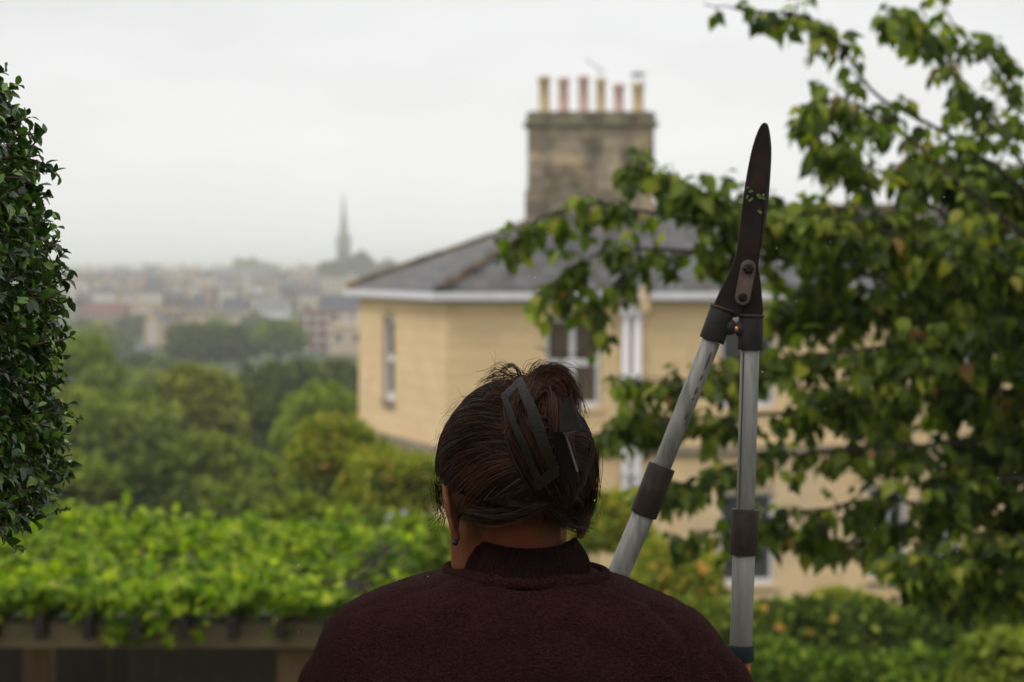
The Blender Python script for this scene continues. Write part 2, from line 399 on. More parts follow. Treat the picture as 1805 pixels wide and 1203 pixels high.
# string course between the storeys, on both walls
for fr, L, nm in ((frF, FL, 'string_course'), (frS, SL, 'string_course')):
    zb = Z(797, 45.0); mb = MB(); mb.obox(fr[0], fr[1], fr[2], fr[3], (-.03, zb-.09, .02), (L, zb+.07, .13)); mb.obox(fr[0], fr[1], fr[2], fr[3], (-.02, zb-.15, .02), (L, zb-.092, .08))
    mb.obj(nm, M['trim'], house)
# windows
def window(fr, r, two=True, blind=True, label=None, fw=.07):
    u0, z0, u1, z1 = r; o, u, v, n = fr; wdt = u1-u0
    f = MB()
    f.obox(o,u,v,n,(u0,z0,-.16),(u0+fw,z1,-.06)); f.obox(o,u,v,n,(u1-fw,z0,-.16),(u1,z1,-.06))
    f.obox(o,u,v,n,(u0+fw,z1-fw,-.16),(u1-fw,z1,-.06)); f.obox(o,u,v,n,(u0+fw,z0,-.16),(u1-fw,z0+fw*1.4,-.05))
    wo = f.obj('window', M['white'], house)
    zm = (z0+z1)/2; s = MB(); s.obox(o,u,v,n,(u0+fw,zm-.06,-.15),(u1-fw,zm+.06,-.07)); s.obj('meeting_rail', M['white'], wo)
    um = (u0+u1)/2
    if two:
        for a, b in ((z0+fw*1.4, zm-.06), (zm+.06, z1-fw)):
            MB().obox(o,u,v,n,(um-.055,a,-.14),(um+.055,b,-.08)).obj('glazing_bar', M['white'], wo)
    cells = [(u0+fw, um-.055), (um+.055, u1-fw)] if two else [(u0+fw, u1-fw)]
    for a, b in cells:
        for c, d in ((z0+fw*1.4, zm-.06), (zm+.06, z1-fw)):
            MB().obox(o,u,v,n,(a,c,-.125),(b,d,-.115)).obj('pane', M['blind'] if blind else M['glass'], wo)
    MB().obox(o,u,v,n,(u0-.08,z0-.1,-.05),(u1+.08,z0-.002,.075)).obj('sill', M['trim'] if not two else M['stone'], wo)
for i, r in enumerate(front_w): window(frF, r, True, i in (0,))
window(frS, side_w[0], False, False, fw=.10)
# roof planes (eaves carried out .28 m)
OV = .23; zt = Z(515, 45.0)
def ext(p, a, b): return np.array([p[0]+a[0]*OV+b[0]*OV, p[1]+a[1]*OV+b[1]*OV])
EA, EB, EC, ED = ext(A, fn, sn), ext(B, -fn, sn), ext(C, fn, fd), ext(D, -fn, fd)
ap = at(1010, 369, 48.9); ap2 = Vector((ap.x + fd[0]*10.5, ap.y + fd[1]*10.5, ap.z))
cor = [Vector((EA[0],EA[1],zt)), Vector((EC[0],EC[1],zt)), Vector((ED[0],ED[1],zt)), Vector((EB[0],EB[1],zt))]
MB().add([cor[0],cor[1],cor[2],cor[3],ap,ap2], [(0,1,5,4),(1,2,5),(2,3,4,5),(3,0,4),(0,3,2,1)]).obj('roof', M['lead'], house)
sl_me = mesh_from('slate', np.array(MB().box((-.5,0,0),(.5,1,1)).V), MB().box((-.5,0,0),(.5,1,1)).F); sl_me.materials.append(M['slate'])
slates = []
def slate_plane(p0, p1, q1, q0):       # eave p0->p1, top q0..q1
    p0, p1, q0, q1 = [np.array(x, float) for x in (p0,p1,q0,q1)]
    u = norm(p1-p0); nn = norm(np.cross(p1-p0, q0-p0)); v = np.cross(nn, u)
    if nn[2] < 0: nn = -nn; 
    v = norm(q0-p0 - u*np.dot(q0-p0, u))
    H = np.dot(q0-p0, v); L = np.linalg.norm(p1-p0); a0 = np.dot(q0-p0, u); a1 = np.dot(q1-p0, u)
    rows = int(H/.2)
    for r in range(rows):
        y = r*.2; s0 = a0*y/H; s1 = L + (a1-L)*y/H; x = s0 + (r % 2)*.14
        while x < s1:
            if x > s0-.02: slates.append((p0 + u*x + v*y + nn*.02, u, norm(v-nn*.03), nn, .272+random.uniform(-.01,.006), .31))
            x += .28
slate_plane(cor[0], cor[1], ap2, ap); slate_plane(cor[3], cor[0], ap, ap); 
pp = np.array([s[0] for s in slates]); bx, by, bd = topx(pp)
vis = (bx > 620) & (bx < 1400); order = np.argsort(~vis*1000 + bd + rng.uniform(0,1.5,len(bd))); keep = set(order[:300].tolist()); rest = MB()
for i, (c, u, v, n, a, h) in enumerate(slates):
    d = .012 + random.uniform(0, .01)
    if i in keep:
        l = bpy.data.objects.new('slate', sl_me); COL.objects.link(l); l.parent = house; p = c-orgH
        l.matrix_local = Matrix(((u[0]*a, v[0]*h, n[0]*d, p[0]), (u[1]*a, v[1]*h, n[1]*d, p[1]), (u[2]*a, v[2]*h, n[2]*d, p[2]), (0,0,0,1)))
    else: rest.obox(c, u, v, n, (-a/2,0,0), (a/2,h,d))
r_ = rest.obj('slate_courses', M['slate'], house); r_['kind'] = 'stuff'
def ridge_run(a, b, seg=.42):
    a, b = Vector(a), Vector(b); n = max(1, int((b-a).length/seg))
    for i in range(n):
        p = a.lerp(b, i/n) + Vector((0,0,.02)); q = a.lerp(b, (i+.97)/n) + Vector((0,0,.035))
        V, Fq = tube([p, q], .1+random.uniform(-.012,.02), 8); obj('ridge_tile', V, Fq, M['ridge'], house)
ridge_run(cor[0], ap); ridge_run(cor[3], ap); ridge_run(ap, ap2)
# gutter: front and side runs
zg0, zg1 = Z(531, 44.8), Z(516, 44.8)
for p, q, nm in ((EA, EC, 'gutter'), (EB, EA, 'gutter')):
    d = norm(q-p); nrm2 = np.array([d[1], -d[0]])
    mb = MB(); L = np.linalg.norm(q-p)
    o = (p[0], p[1], 0)
    mb.obox(o, (d[0],d[1],0), (0,0,1), (nrm2[0],nrm2[1],0), (-.05, zg0+.03, -.02), (L+.05, zg1, .10))
    mb.obox(o, (d[0],d[1],0), (0,0,1), (nrm2[0],nrm2[1],0), (0, zg0, -.03), (L, zg0+.028, .04))
    mb.obj('gutter', M['white'], house)
    MB().obox(o, (d[0],d[1],0), (0,0,1), (nrm2[0],nrm2[1],0), (0, zg0-.02, -.30), (L, zg0-.003, -.02)).obj('soffit', M['white'], house)
# rain pipes with hopper heads, and the short stone kneeler beside them
for xa, wd in ((1101, .075), (1121, .085)):
    u = solve_u(xa, A, fd); base = np.array([A[0]+fd[0]*u, A[1]+fd[1]*u, 0]); n3 = np.array([fn[0],fn[1],0])
    c = base + n3*.13
    mb = MB().lathe((c[0], c[1], ZB+.1), [(wd, 0), (wd, ZE-.25-ZB-.1)], 12)
    dp = mb.obj('rain_pipe', M['white'], house, True)
    MB().obox((c[0],c[1],0),(fd[0],fd[1],0),(0,0,1),(fn[0],fn[1],0),(-.12,ZE-.28,-.1),(.12,ZE-.06,.1)).obj('hopper', M['white'], dp)
    for zz in (-.5, -2.4, -4.2): MB().obox((c[0],c[1],0),(fd[0],fd[1],0),(0,0,1),(fn[0],fn[1],0),(-.11,zz,-.1),(.11,zz+.05,.09)).obj('bracket', M['white'], dp)
u = solve_u(1131, A, fd)
MB().obox(frF[0],frF[1],frF[2],frF[3],(u-.075,Z(549,45),.03),(u+.075,Z(507,45),.42)).obj('kneeler', M['stone'], house)
# chimney stack
YC = 48.7; cx0, cx1 = X(930, YC), X(1153, YC); zc0, zc1 = Z(415, YC)-.4, Z(222, YC)
cs = MB().box((cx0+.04, YC+.04, zc0), (cx1-.04, YC+.86, zc1)).obj('chimney_stack', M['mortar'], house)
ci = 0; zc = zc1
while zc > zc0:
    z0 = zc-.27; x = cx0 - (0 if ci % 2 else .0); first = True
    while x < cx1-.02:
        wbl = random.choice((.42,.52,.6)) * (.6 if first and ci % 2 else 1); first = False; x1 = min(x+wbl, cx1)
        if cx1-x1 < .2: x1 = cx1
        ex = .05 if zc < Z(318, YC) else 0
        MB().box((x+.004-(ex if x == cx0 else 0), YC-ex-random.uniform(0,.015), z0+.005), (x1-.004, YC+.4, zc-.004)).obj('stone_block', M['stone_old'], cs)
        x = x1
    MB().box((cx0-ex+.001, YC+.402, z0+.005), (cx0+.3, YC+.9, zc-.004)).obj('stone_block', M['stone_old'], cs)
    zc -= .27; ci += 1
MB().box((cx0-.09, YC-.09, zc1), (cx1+.09, YC+.99, zc1+.07)).obj('ledge', M['stone_cap'], cs)
x = cx0-.03; k = 0
while x < cx1+.02:
    x1 = min(x+random.uniform(.36,.46), cx1+.03); 
    if cx1+.03-x1 < .15: x1 = cx1+.03
    MB().box((x+.006, YC-.04, zc1+.072), (x1-.006, YC+.94, Z(200+random.uniform(-2,3), YC))).obj('coping_stone', M['stone_cap'], cs); x = x1
MB().box((cx0+.06, YC+.08, Z(203, YC)-.04), (cx1-.06, YC+.82, Z(196, YC))).obj('flaunching', M['stone_cap'], cs)
YP = YC+.42
for pxc, top, hw, mt, cowl in ((959,135,9,'pot_buff',0),(993,137,8.5,'pot_pink',0),(1028,134,8.5,'pot_pink',0),(1058.5,138,8,'pot_buff',0),(1090,148,8.5,'pot_pink',0),(1124,146,9.5,'pot_buff',1)):
    r = hw*1.12/F*YP; x = X(pxc, YP); zb, ztp = Z(201, YP), Z(top, YP); h = ztp-zb
    pr = [(r*1.08,0),(r*1.05,.08),(r*.97,.1),(r*.93,h-.14),(r*1.0,h-.13),(r*1.12,h-.10),(r*1.12,h-.03),(r*1.0,h),(r*.8,h),(r*.78,h-.2)]
    po = MB().lathe((x, YP, zb), pr, 20).obj('chimney_pot', M[mt], cs, True)
    if cowl:
        mb = MB()
        for a in range(4): mb.box((x+math.cos(a*1.57+.7)*r*.8-.01, YP+math.sin(a*1.57+.7)*r*.8-.01, ztp-.02), (x+math.cos(a*1.57+.7)*r*.8+.01, YP+math.sin(a*1.57+.7)*r*.8+.01, Z(131, YP)))
        mb.lathe((x, YP, Z(133, YP)), [(r*1.3,0),(r*1.3,.03),(r*.3,.07)], 16)
        mb.obj('cowl', M['lead'], cs)
# television aerial on the stack
aer = thing('aerial', 'thin television aerial standing behind the chimney pots', 'aerial', (X(1056,YP+.3), YP+.3, Z(200,YP)))
ax, ay = X(1056,YP+.3), YP+.3
MB().tube([(ax,ay,Z(200,YP)),(ax,ay,Z(118,YP))], .012, 6).obj('mast', M['metal'], aer)
p, q = at(1032,105,ay), at(1066,128,ay); MB().tube([p,q], .01, 6).obj('boom', M['metal'], aer)
for i in range(6):
    c = p.lerp(q, i/5); MB().tube([c+Vector((-.02,-.2,.02)), c+Vector((.02,.2,-.02))], .006, 5).obj('element', M['metal'], aer)

# ------------------------------------------------------------------ far town
M['town_stone'] = [mat('town_stone', c, tuple(q*1.12 for q in c), .9, .35, rand=.12) for c in ((.40,.30,.19),(.31,.23,.155),(.45,.36,.26),(.24,.19,.15))]
M['town_slate'] = [mat('town_slate', c, tuple(q*1.25 for q in c), .7, .3, rand=.15) for c in ((.07,.07,.085),(.05,.05,.07),(.12,.11,.12))]
M['town_brick'] = mat('town_brick', (.17,.085,.06), (.22,.12,.085), .9, 1.0, rand=.1)
M['town_red'] = mat('red_tiles', (.13,.06,.05), (.16,.075,.06), .9, .5)
M['town_white'] = mat('town_white', (.5,.5,.52), (.6,.6,.61), .6, .5)
M['town_dark'] = mat('town_window', (.05,.055,.065), rough=.25)
M['town_frame'] = mat('town_pale_window', (.55,.56,.58), rough=.5)
win_me = {}
def unit_window(m):
    if m.name not in win_me:
        mb = MB().box((-.5,-.06,-.5),(.5,.02,.5)); me = mesh_from('window', np.array(mb.V), mb.F); me.materials.append(m); win_me[m.name] = me
    return win_me[m.name]
def building(pxc, ytop, ybase, wpx, Y, wm, rm, label, cat='house', cols=3, rows=3, roof='gable', rise=None, chim=1, group=None, wmat=None, name='town_house', depth=9, ww=.95, wh=1.5):
    x = X(pxc, Y); wd = wpx/F*Y; z0 = Z(ybase, Y); z1 = Z(ytop, Y); rise = rise if rise is not None else min(wd, depth)*.3
    t = thing(name, label, cat, (x, Y, z0), group)
    MB().box((x-wd/2, Y, z0-3), (x+wd/2, Y+depth, z1)).obj('wall', wm, t)
    if roof == 'gable':     # ridge parallel to the front
        ov = .3; V = [(x-wd/2-.1,Y-ov,z1-.05),(x+wd/2+.1,Y-ov,z1-.05),(x+wd/2+.1,Y+depth+ov,z1-.05),(x-wd/2-.1,Y+depth+ov,z1-.05),(x-wd/2-.1,Y+depth/2,z1+rise),(x+wd/2+.1,Y+depth/2,z1+rise)]
        rf = MB().add(V, [(0,1,5,4),(2,3,4,5),(0,4,3),(1,2,5),(0,3,2,1)]).obj('roof', rm, t)
    elif roof == 'end':     # gable facing us
        V = [(x-wd/2-.3,Y-.1,z1-.05),(x+wd/2+.3,Y-.1,z1-.05),(x+wd/2+.3,Y+depth,z1-.05),(x-wd/2-.3,Y+depth,z1-.05),(x,Y-.1,z1+rise),(x,Y+depth,z1+rise)]
        rf = MB().add(V, [(0,4,5,3),(1,2,5,4),(2,3,5),(0,3,2,1),(0,1,4)]).obj('roof', rm, t)
        MB().add([(x-wd/2,Y-.15,z1),(x+wd/2,Y-.15,z1),(x,Y-.15,z1+rise-.3)], [(0,1,2)]).obj('gable', wm, t)
    elif roof == 'hip':
        i = min(wd, depth)*.45; V = [(x-wd/2-.3,Y-.3,z1-.05),(x+wd/2+.3,Y-.3,z1-.05),(x+wd/2+.3,Y+depth,z1-.05),(x-wd/2-.3,Y+depth,z1-.05),(x-wd/2+i,Y+depth/2,z1+rise),(x+wd/2-i,Y+depth/2,z1+rise)]
        rf = MB().add(V, [(0,1,5,4),(2,3,4,5),(0,4,3),(1,2,5),(0,3,2,1)]).obj('roof', rm, t)
    else:
        rf = MB().box((x-wd/2-.15, Y-.2, z1), (x+wd/2+.15, Y+depth+.1, z1+.5)).obj('parapet', wm, t)
    for c in range(chim):
        cxx = x + (-wd/2+.5 if c == 0 else wd/2-.5); zz = z1+rise
        ch = MB().box((cxx-.45, Y+depth/2-1, z1), (cxx+.45, Y+depth/2+1, zz+1.3)).obj('chimney', wm, rf)
    wmt = wmat or M['town_dark']; me = unit_window(wmt); hgt = z1-z0
    for r in range(rows):
        for c in range(cols):
            l = bpy.data.objects.new('window', me); COL.objects.link(l); l.parent = t
            l.location = (-wd/2 + wd*(c+.5)/cols, -.02, hgt*(r+.55)/rows); l.scale = (ww, 1, wh)
    return t
# terraces, nearest row last; every house its own thing
def gy(Y): 
    return CY - F*((float(np.interp(Y, TY, TZ))-EYE)*math.cos(TH)+Y*math.sin(TH))/(Y*math.cos(TH)-(float(np.interp(Y, TY, TZ))-EYE)*math.sin(TH))
rows_spec = [
 # Y, x0, x1, wpx, storey height m, group, label
 (1250, 150, 600, 22, 7.0, 'houses of the highest hazy terrace', 'the highest terrace'),
 (1050, 110, 560, 24, 7.5, 'houses of the second hazy terrace', 'the second terrace'),
 (880, 120, 530, 27, 8.0, 'houses of the middle town terrace', 'the middle terrace'),
 (740, 200, 530, 26, 8.5, 'houses of the lower town terrace', 'the lower terrace'),
 (620, 130, 310, 34, 8.5, 'houses at the near edge of town', 'the nearest terrace'),
]
ORD = ['','first','second','third','fourth','fifth','sixth','seventh','eighth','ninth','tenth','eleventh','twelfth','thirteenth','fourteenth','fifteenth','sixteenth','seventeenth','eighteenth','nineteenth','twentieth'] + ['%d th' % i for i in range(21, 40)]
for Y, x0, x1, wp, hh, grp, lab in rows_spec:
    x = x0; num = 0
    while x < x1:
        wpx = wp*random.uniform(.85, 1.5); yb = gy(Y) + random.uniform(-1, 3)*800/Y
        hp = hh*random.uniform(.75, 1.25)/Y*F
        if random.random() < .97:
            wi = random.randrange(4); ri = random.choice(('gable','gable','gable','end','flat','hip')); num += 1
            if wi is None: pass
            building(x+wpx/2, yb-hp, yb, wpx*.99, Y+random.uniform(-14,14), M['town_stone'][wi], random.choice(M['town_slate']), ('golden','dull','pale','grey')[wi] + ' stone house with a ' + {'gable':'pitched','end':'gabled','flat':'flat','hip':'hipped'}[ri] + ' roof, ' + ORD[num] + ' from the left in ' + lab, 'house',
                 cols=random.choice((2,3,3)), rows=random.choice((2,2,3)), roof=ri, chim=random.choice((1,1,2)), group=grp, wmat=random.choice((M['town_dark'],M['town_dark'],M['town_frame'])), ww=1.25, wh=1.9)
        x += wpx*random.uniform(1.0, 1.08)
S = M['town_stone']; SL_ = M['town_slate']
building(559, 552, 650, 54, 440, M['town_brick'], SL_[0], 'narrow dark red brick block of flats beside the stone house', 'block of flats', 3, 5, 'flat', 0.5, 1, wmat=M['town_frame'], name='apartment_block', ww=.8, wh=1.0)
building(612, 577, 660, 62, 430, S[2], SL_[0], 'pale stone building between the brick flats and the stone house', 'building', 2, 2, 'flat', .5, 0, name='stone_building')
building(600, 545, 580, 80, 520, S[1], SL_[1], 'grey slate roofed house behind the pale building beside the flats', 'house', 4, 1, 'gable', 3, 2, wmat=M['town_frame'])
building(268, 568, 640, 30, 470, S[0], SL_[2], 'tall narrow pale stone house with a gable end facing us', 'house', 1, 4, 'end', 2.6, 0, wmat=M['town_frame'])
building(182, 553, 600, 76, 560, S[3], M['town_red'], 'low building with a dark red roof above the left trees', 'building', 5, 1, 'gable', 2.6, 1, name='red_roofed_building')
building(230, 622, 650, 50, 430, M['town_white'], SL_[0], 'long low white building with grey roof beside the left trees', 'building', 6, 1, 'gable', 1.4, 0, name='white_building', ww=.8, wh=.8)
building(476, 537, 556, 58, 640, M['town_white'], SL_[2], 'white rendered building in the middle of the town', 'building', 4, 1, 'gable', 1.5, 0, name='white_building')
building(410, 545, 590, 44, 600, S[2], SL_[1], 'stone villa with dark slate roof behind the dark round trees', 'house', 3, 2, 'gable', 3, 2)
building(345, 540, 590, 44, 610, S[0], SL_[1], 'stone villa with tall blue slate roof left of centre of town', 'house', 3, 2, 'hip', 3.5, 2)
building(545, 520, 560, 36, 700, S[0], SL_[0], 'pale stone house right of the white rendered building', 'house', 3, 2, 'gable', 3, 1, wmat=M['town_frame'])
building(150, 590, 640, 60, 480, S[1], SL_[1], 'stone house half hidden by the tall light green tree', 'house', 4, 2, 'hip', 3, 2)
M['church'] = mat('grey_church_stone', (.21,.20,.165), (.26,.24,.20), .9, .4)
# church with spire
YS = 1100; sx = X(606, YS); zb = Z(520, YS)
ch = thing('church', 'hazy stone church with a tall thin spire on the skyline', 'church', (sx, YS, zb))
hw = 11.5/F*YS; zt1 = Z(432, YS)
MB().box((sx-hw, YS-hw, zb-4), (sx+hw, YS+hw, zt1)).obj('tower', M['church'], ch)
MB().box((sx-hw*1.12, YS-hw*1.12, zt1), (sx+hw*1.12, YS+hw*1.12, zt1+.8)).obj('parapet', M['church'], ch)
for i, j in ((-1,-1),(1,-1),(1,1),(-1,1)): MB().lathe((sx+i*hw*.92, YS+j*hw*.92, zt1+.8), [(.55,0),(.5,1.6),(.02,4.6)], 6).obj('pinnacle', M['church'], ch)
MB().lathe((sx, YS, zt1+.8), [(hw*.86,0),(hw*.66,5),(hw*.44,11),(hw*.24,17),(.15,Z(341,YS)-zt1-.8)], 8).obj('spire', M['church'], ch)
MB().tube([(sx,YS,Z(345,YS)),(sx,YS,Z(341,YS))], .12, 5).obj('finial', M['lead'], ch)
for k in (-1, 1):
    MB().box((sx+k*1.1-.55, YS-hw-.08, zt1-7), (sx+k*1.1+.55, YS-hw+.02, zt1-2.5)).obj('belfry_opening', M['town_dark'], ch)
MB().add([(sx-5,YS+hw,zb-3),(sx+5,YS+hw,zb-3),(sx+5,YS+34,zb-3),(sx-5,YS+34,zb-3),(sx-5,YS+hw,zb+8),(sx+5,YS+hw,zb+8),(sx+5,YS+34,zb+8),(sx-5,YS+34,zb+8),(sx,YS+hw,zb+13),(sx,YS+34,zb+13)],
   [(0,1,5,4),(1,2,6,5),(2,3,7,6),(3,0,4,7),(4,5,8),(6,7,9),(4,8,9,7),(5,6,9,8)]).obj('nave', S[3], ch)
building(600, 492, 515, 70, 1000, S[2], SL_[2], 'large pale stone building at the foot of the church spire', 'building', 6, 2, 'flat', .6, 0, name='stone_building')

# ------------------------------------------------------------------ trees of the middle and far distance
def crown_arrays(c, r, n, size, lobes=22, seed=0, droop=.2):
    g = np.random.default_rng(seed); c = np.array(c, float); r = np.array(r, float)
    d = norm(g.normal(size=(lobes, 3))); d[:, 2] = np.where(d[:, 2] < -.5, -d[:, 2], d[:, 2])
    LC = c + d*r*g.uniform(.45, .78, (lobes, 1)); LR = g.uniform(.28, .5, lobes)
    li = g.integers(0, lobes, n); dd = norm(g.normal(size=(n, 3))); dd[:, 2] = np.abs(dd[:, 2])*.9 - .25*(g.random(n) < .4); dd = norm(dd)
    rad = LR[li][:, None]*r.mean()*(g.uniform(.5, 1.22, (n, 1)))
    P = LC[li] + dd*rad*np.array([1, 1, .85])
    T = norm(dd + g.normal(scale=.8, size=(n, 3)) + np.array([0,0,-droop])); Nn = norm(dd*1.2 + g.normal(scale=.6, size=(n,3)) + np.array([0,0,.5]))
    return P, T, Nn, size*g.uniform(.6, 1.3, n)
def far_tree(pxc, ytop, ybot, wpx, Y, m, label, n=5000, size=.5, cat='tree', group=None, lobes=22, seed=1, name='tree', trunk=True, dr=1.0):
    x = X(pxc, Y); zt_, zb_ = Z(ytop, Y), Z(ybot, Y); g0 = float(ground_z(x, Y)); rw = wpx/2/F*Y; rh = (zt_-zb_)/2
    t = thing(name, label, cat, (x, Y, g0), group)
    P, T, Nn, Sz = crown_arrays((x, Y, (zt_+zb_)/2), (rw*.92, rw*dr, rh*.92), n, size, lobes, seed)
    V, Q, _ = leaves_arrays(TPL_CLUMP, P, T, Nn, Sz)
    o = fastobj('crown', V, Q, m, t); o['kind'] = 'stuff'
    if trunk:
        cz = (zt_+zb_)/2; mb = MB().tube([(x,Y,g0-.3),(x+.1*rw,Y,g0+(cz-g0)*.5),(x,Y,cz)], [rw*.09,rw*.07,rw*.04], 8)
        rr = random.Random(seed)
        for k in range(6):
            a = rr.uniform(0,6.28); mb.tube([(x,Y,g0+(cz-g0)*.5),(x+math.cos(a)*rw*.3,Y+math.sin(a)*rw*.3,cz),(x+math.cos(a)*rw*.6,Y+math.sin(a)*rw*.6,cz+rh*.4)], [rw*.04,rw*.03,rw*.015], 5)
        mb.obj('trunk', M['bark'], t, True)
    return t
def lm(n, a, b, c, **k): return leaf_mat(n, [(0,a),(.5,b),(1,c)], **k)
M['lf_olive'] = lm('olive_foliage', (.08,.09,.011), (.175,.185,.020), (.28,.28,.034), rough=.7, trans=.22, spec=.1)
M['lf_mid'] = lm('mid_green_foliage', (.06,.08,.010), (.145,.18,.020), (.25,.28,.033), rough=.7, trans=.22, spec=.1)
M['lf_dark'] = lm('dark_green_foliage', (.036,.050,.009), (.07,.092,.013), (.12,.14,.02), rough=.7, trans=.18, spec=.1)
M['lf_light'] = lm('light_green_foliage', (.10,.14,.014), (.17,.22,.022), (.24,.28,.03), rough=.7, trans=.3, spec=.12)
M['lf_yellow'] = leaf_mat('yellow_green_foliage', [(0,(.10,.13,.012)),(.45,(.18,.22,.018)),(.8,(.30,.30,.03)),(.93,(.42,.33,.03)),(1,(.36,.16,.05))], rough=.7, trans=.3, spec=.12)
far_tree(445, 459, 508, 90, 1420, M['lf_mid'], 'large rounded hazy tree on the skyline left of the spire', 1600, 3.0, seed=3)
far_tree(335, 484, 512, 90, 1450, M['lf_mid'], 'low hazy tree on the skyline left of the large rounded one', 1000, 2.6, seed=4)
far_tree(385, 480, 512, 70, 1450, M['lf_mid'], 'small hazy tree touching the large rounded skyline tree', 1000, 2.4, seed=5)
far_tree(535, 482, 510, 80, 1400, M['lf_dark'], 'low hazy tree between the rounded tree and the spire', 1000, 2.6, seed=6)
far_tree(590, 462, 500, 54, 1070, M['lf_dark'], 'hazy dark tree at the left foot of the spire', 1200, 2.0, seed=7)
far_tree(630, 446, 500, 56, 1070, M['lf_dark'], 'tall hazy dark tree at the right foot of the spire', 1200, 2.0, seed=8)
far_tree(685, 462, 505, 50, 1150, M['lf_dark'], 'hazy pointed tree just above the sloping slate roof', 1000, 2.0, seed=9)
far_tree(655, 475, 505, 60, 1150, M['lf_mid'], 'low hazy tree between the spire trees and slate roof', 1000, 2.0, seed=10)
for i, (a, b, c) in enumerate(((130,488,70),(190,492,80),(260,490,90),(60,490,90),(20,484,60))):
    far_tree(a, b, b+24, c, 1700, M['lf_dark'], ('faint tree in the haze right of the clipped shrub, nearest the shrub','faint tree in the haze, second along the skyline from the clipped shrub','faint tree in the haze just left of the low skyline tree','faint skyline tree half hidden behind the clipped shrub','faint skyline tree wholly behind the clipped shrub')[i], 500, 3.4, seed=20+i, group='faint trees on the far left skyline', lobes=12)
for i, (a, b, c, Yt, lb) in enumerate(((150,515,70,980,'hazy tree among the upper terraces above the red roof'),(300,512,80,960,'hazy tree among the upper terraces left of centre'),(420,520,60,900,'hazy tree in the middle of the town above the villas'),(505,512,60,960,'hazy tree left of the church foot among roofs'),
   (235,560,70,520,'grey green tree left of the tall narrow gabled house'),(310,572,50,480,'grey green tree right of the tall narrow gabled house'),(140,575,80,470,'hazy tree below the dark red roof'),(380,560,50,560,'small tree between the two stone villas'),(450,556,60,560,'small tree below the white rendered building'),(515,575,50,430,'small tree against the left side of the brick flats'),(200,600,90,420,'grey green tree in front of the long white building'))):
    far_tree(a, b, b+46, c, Yt, M['lf_mid'] if i % 2 else M['lf_dark'], lb, 1600, 1.6 if Yt > 700 else 1.1, seed=90+i, lobes=14)
far_tree(250, 655, 790, 150, 190, M['lf_mid'], 'green tree between the two broad left trees, farther off', 5000, .6, seed=35)
far_tree(660, 640, 760, 90, 200, M['lf_mid'], 'tree hidden behind the corner of the stone house', 2000, .6, seed=36)
far_tree(345, 583, 655, 125, 330, M['lf_dark'], 'dark round tree at the left end of the town-side row', 4500, 1.0, seed=30)
far_tree(425, 580, 655, 115, 335, M['lf_dark'], 'dark round tree in the middle of the town-side row', 4500, 1.0, seed=31)
far_tree(490, 568, 640, 80, 330, M['lf_mid'], 'lighter round tree next to the red brick flats', 4000, .9, seed=32)
far_tree(175, 575, 640, 100, 380, M['lf_mid'], 'hazy green tree in front of the low red roofed building', 3000, 1.0, seed=33)
far_tree(250, 640, 700, 160, 260, M['lf_dark'], 'grey green tree below the long low white building', 3500, .8, seed=34)
far_tree(140, 592, 760, 130, 118, M['lf_light'], 'tall light green tree rising beside the clipped shrub', 7000, .42, seed=40)
far_tree(60, 640, 960, 230, 100, M['lf_olive'], 'broad olive tree mostly hidden behind the clipped shrub', 8000, .42, seed=41)
far_tree(195, 668, 960, 250, 84, M['lf_mid'], 'broad mid green tree left of the gap in the trees', 12000, .34, seed=42)
far_tree(335, 640, 960, 190, 96, M['lf_olive'], 'tall dark olive tree in the centre of the left tree belt', 11000, .38, seed=43)
far_tree(430, 645, 960, 150, 104, M['lf_dark'], 'dark tree behind the yellow green round tree', 7000, .4, seed=44)
far_tree(465, 640, 760, 110, 150, M['lf_dark'], 'dark round tree in front of the red brick flats', 5000, .5, seed=45)
far_tree(535, 632, 760, 110, 155, M['lf_dark'], 'dark round tree just left of the stone house', 5000, .5, seed=46)
far_tree(600, 640, 740, 90, 160, M['lf_dark'], 'dark tree touching the corner of the stone house', 4000, .5, seed=47)
far_tree(575, 672, 930, 190, 78, M['lf_light'], 'pale green rounded tree beside the stone house wall', 11000, .3, seed=48)
far_tree(405, 760, 1000, 220, 66, M['lf_mid'], 'mid green bushy tree above the vine', 9000, .28, seed=49)
far_tree(265, 790, 1010, 200, 60, M['lf_dark'], 'dark bushy tree low behind the vine', 9000, .26, seed=50)
far_tree(110, 800, 1010, 220, 58, M['lf_mid'], 'mid green bush behind the bottom of the clipped shrub', 7000, .26, seed=51)

M['lf_speck'] = leaf_mat('speckled_shrub_leaf', [(0,(.03,.05,.01)),(.6,(.06,.09,.012)),(.85,(.15,.2,.02)),(1,(.34,.36,.06))], rough=.7, trans=.25, spec=.1)
M['lf_speck2'] = leaf_mat('bright_low_leaf', [(0,(.035,.06,.01)),(.6,(.075,.12,.012)),(.85,(.14,.21,.02)),(1,(.26,.32,.04))], rough=.7, trans=.3, spec=.1)
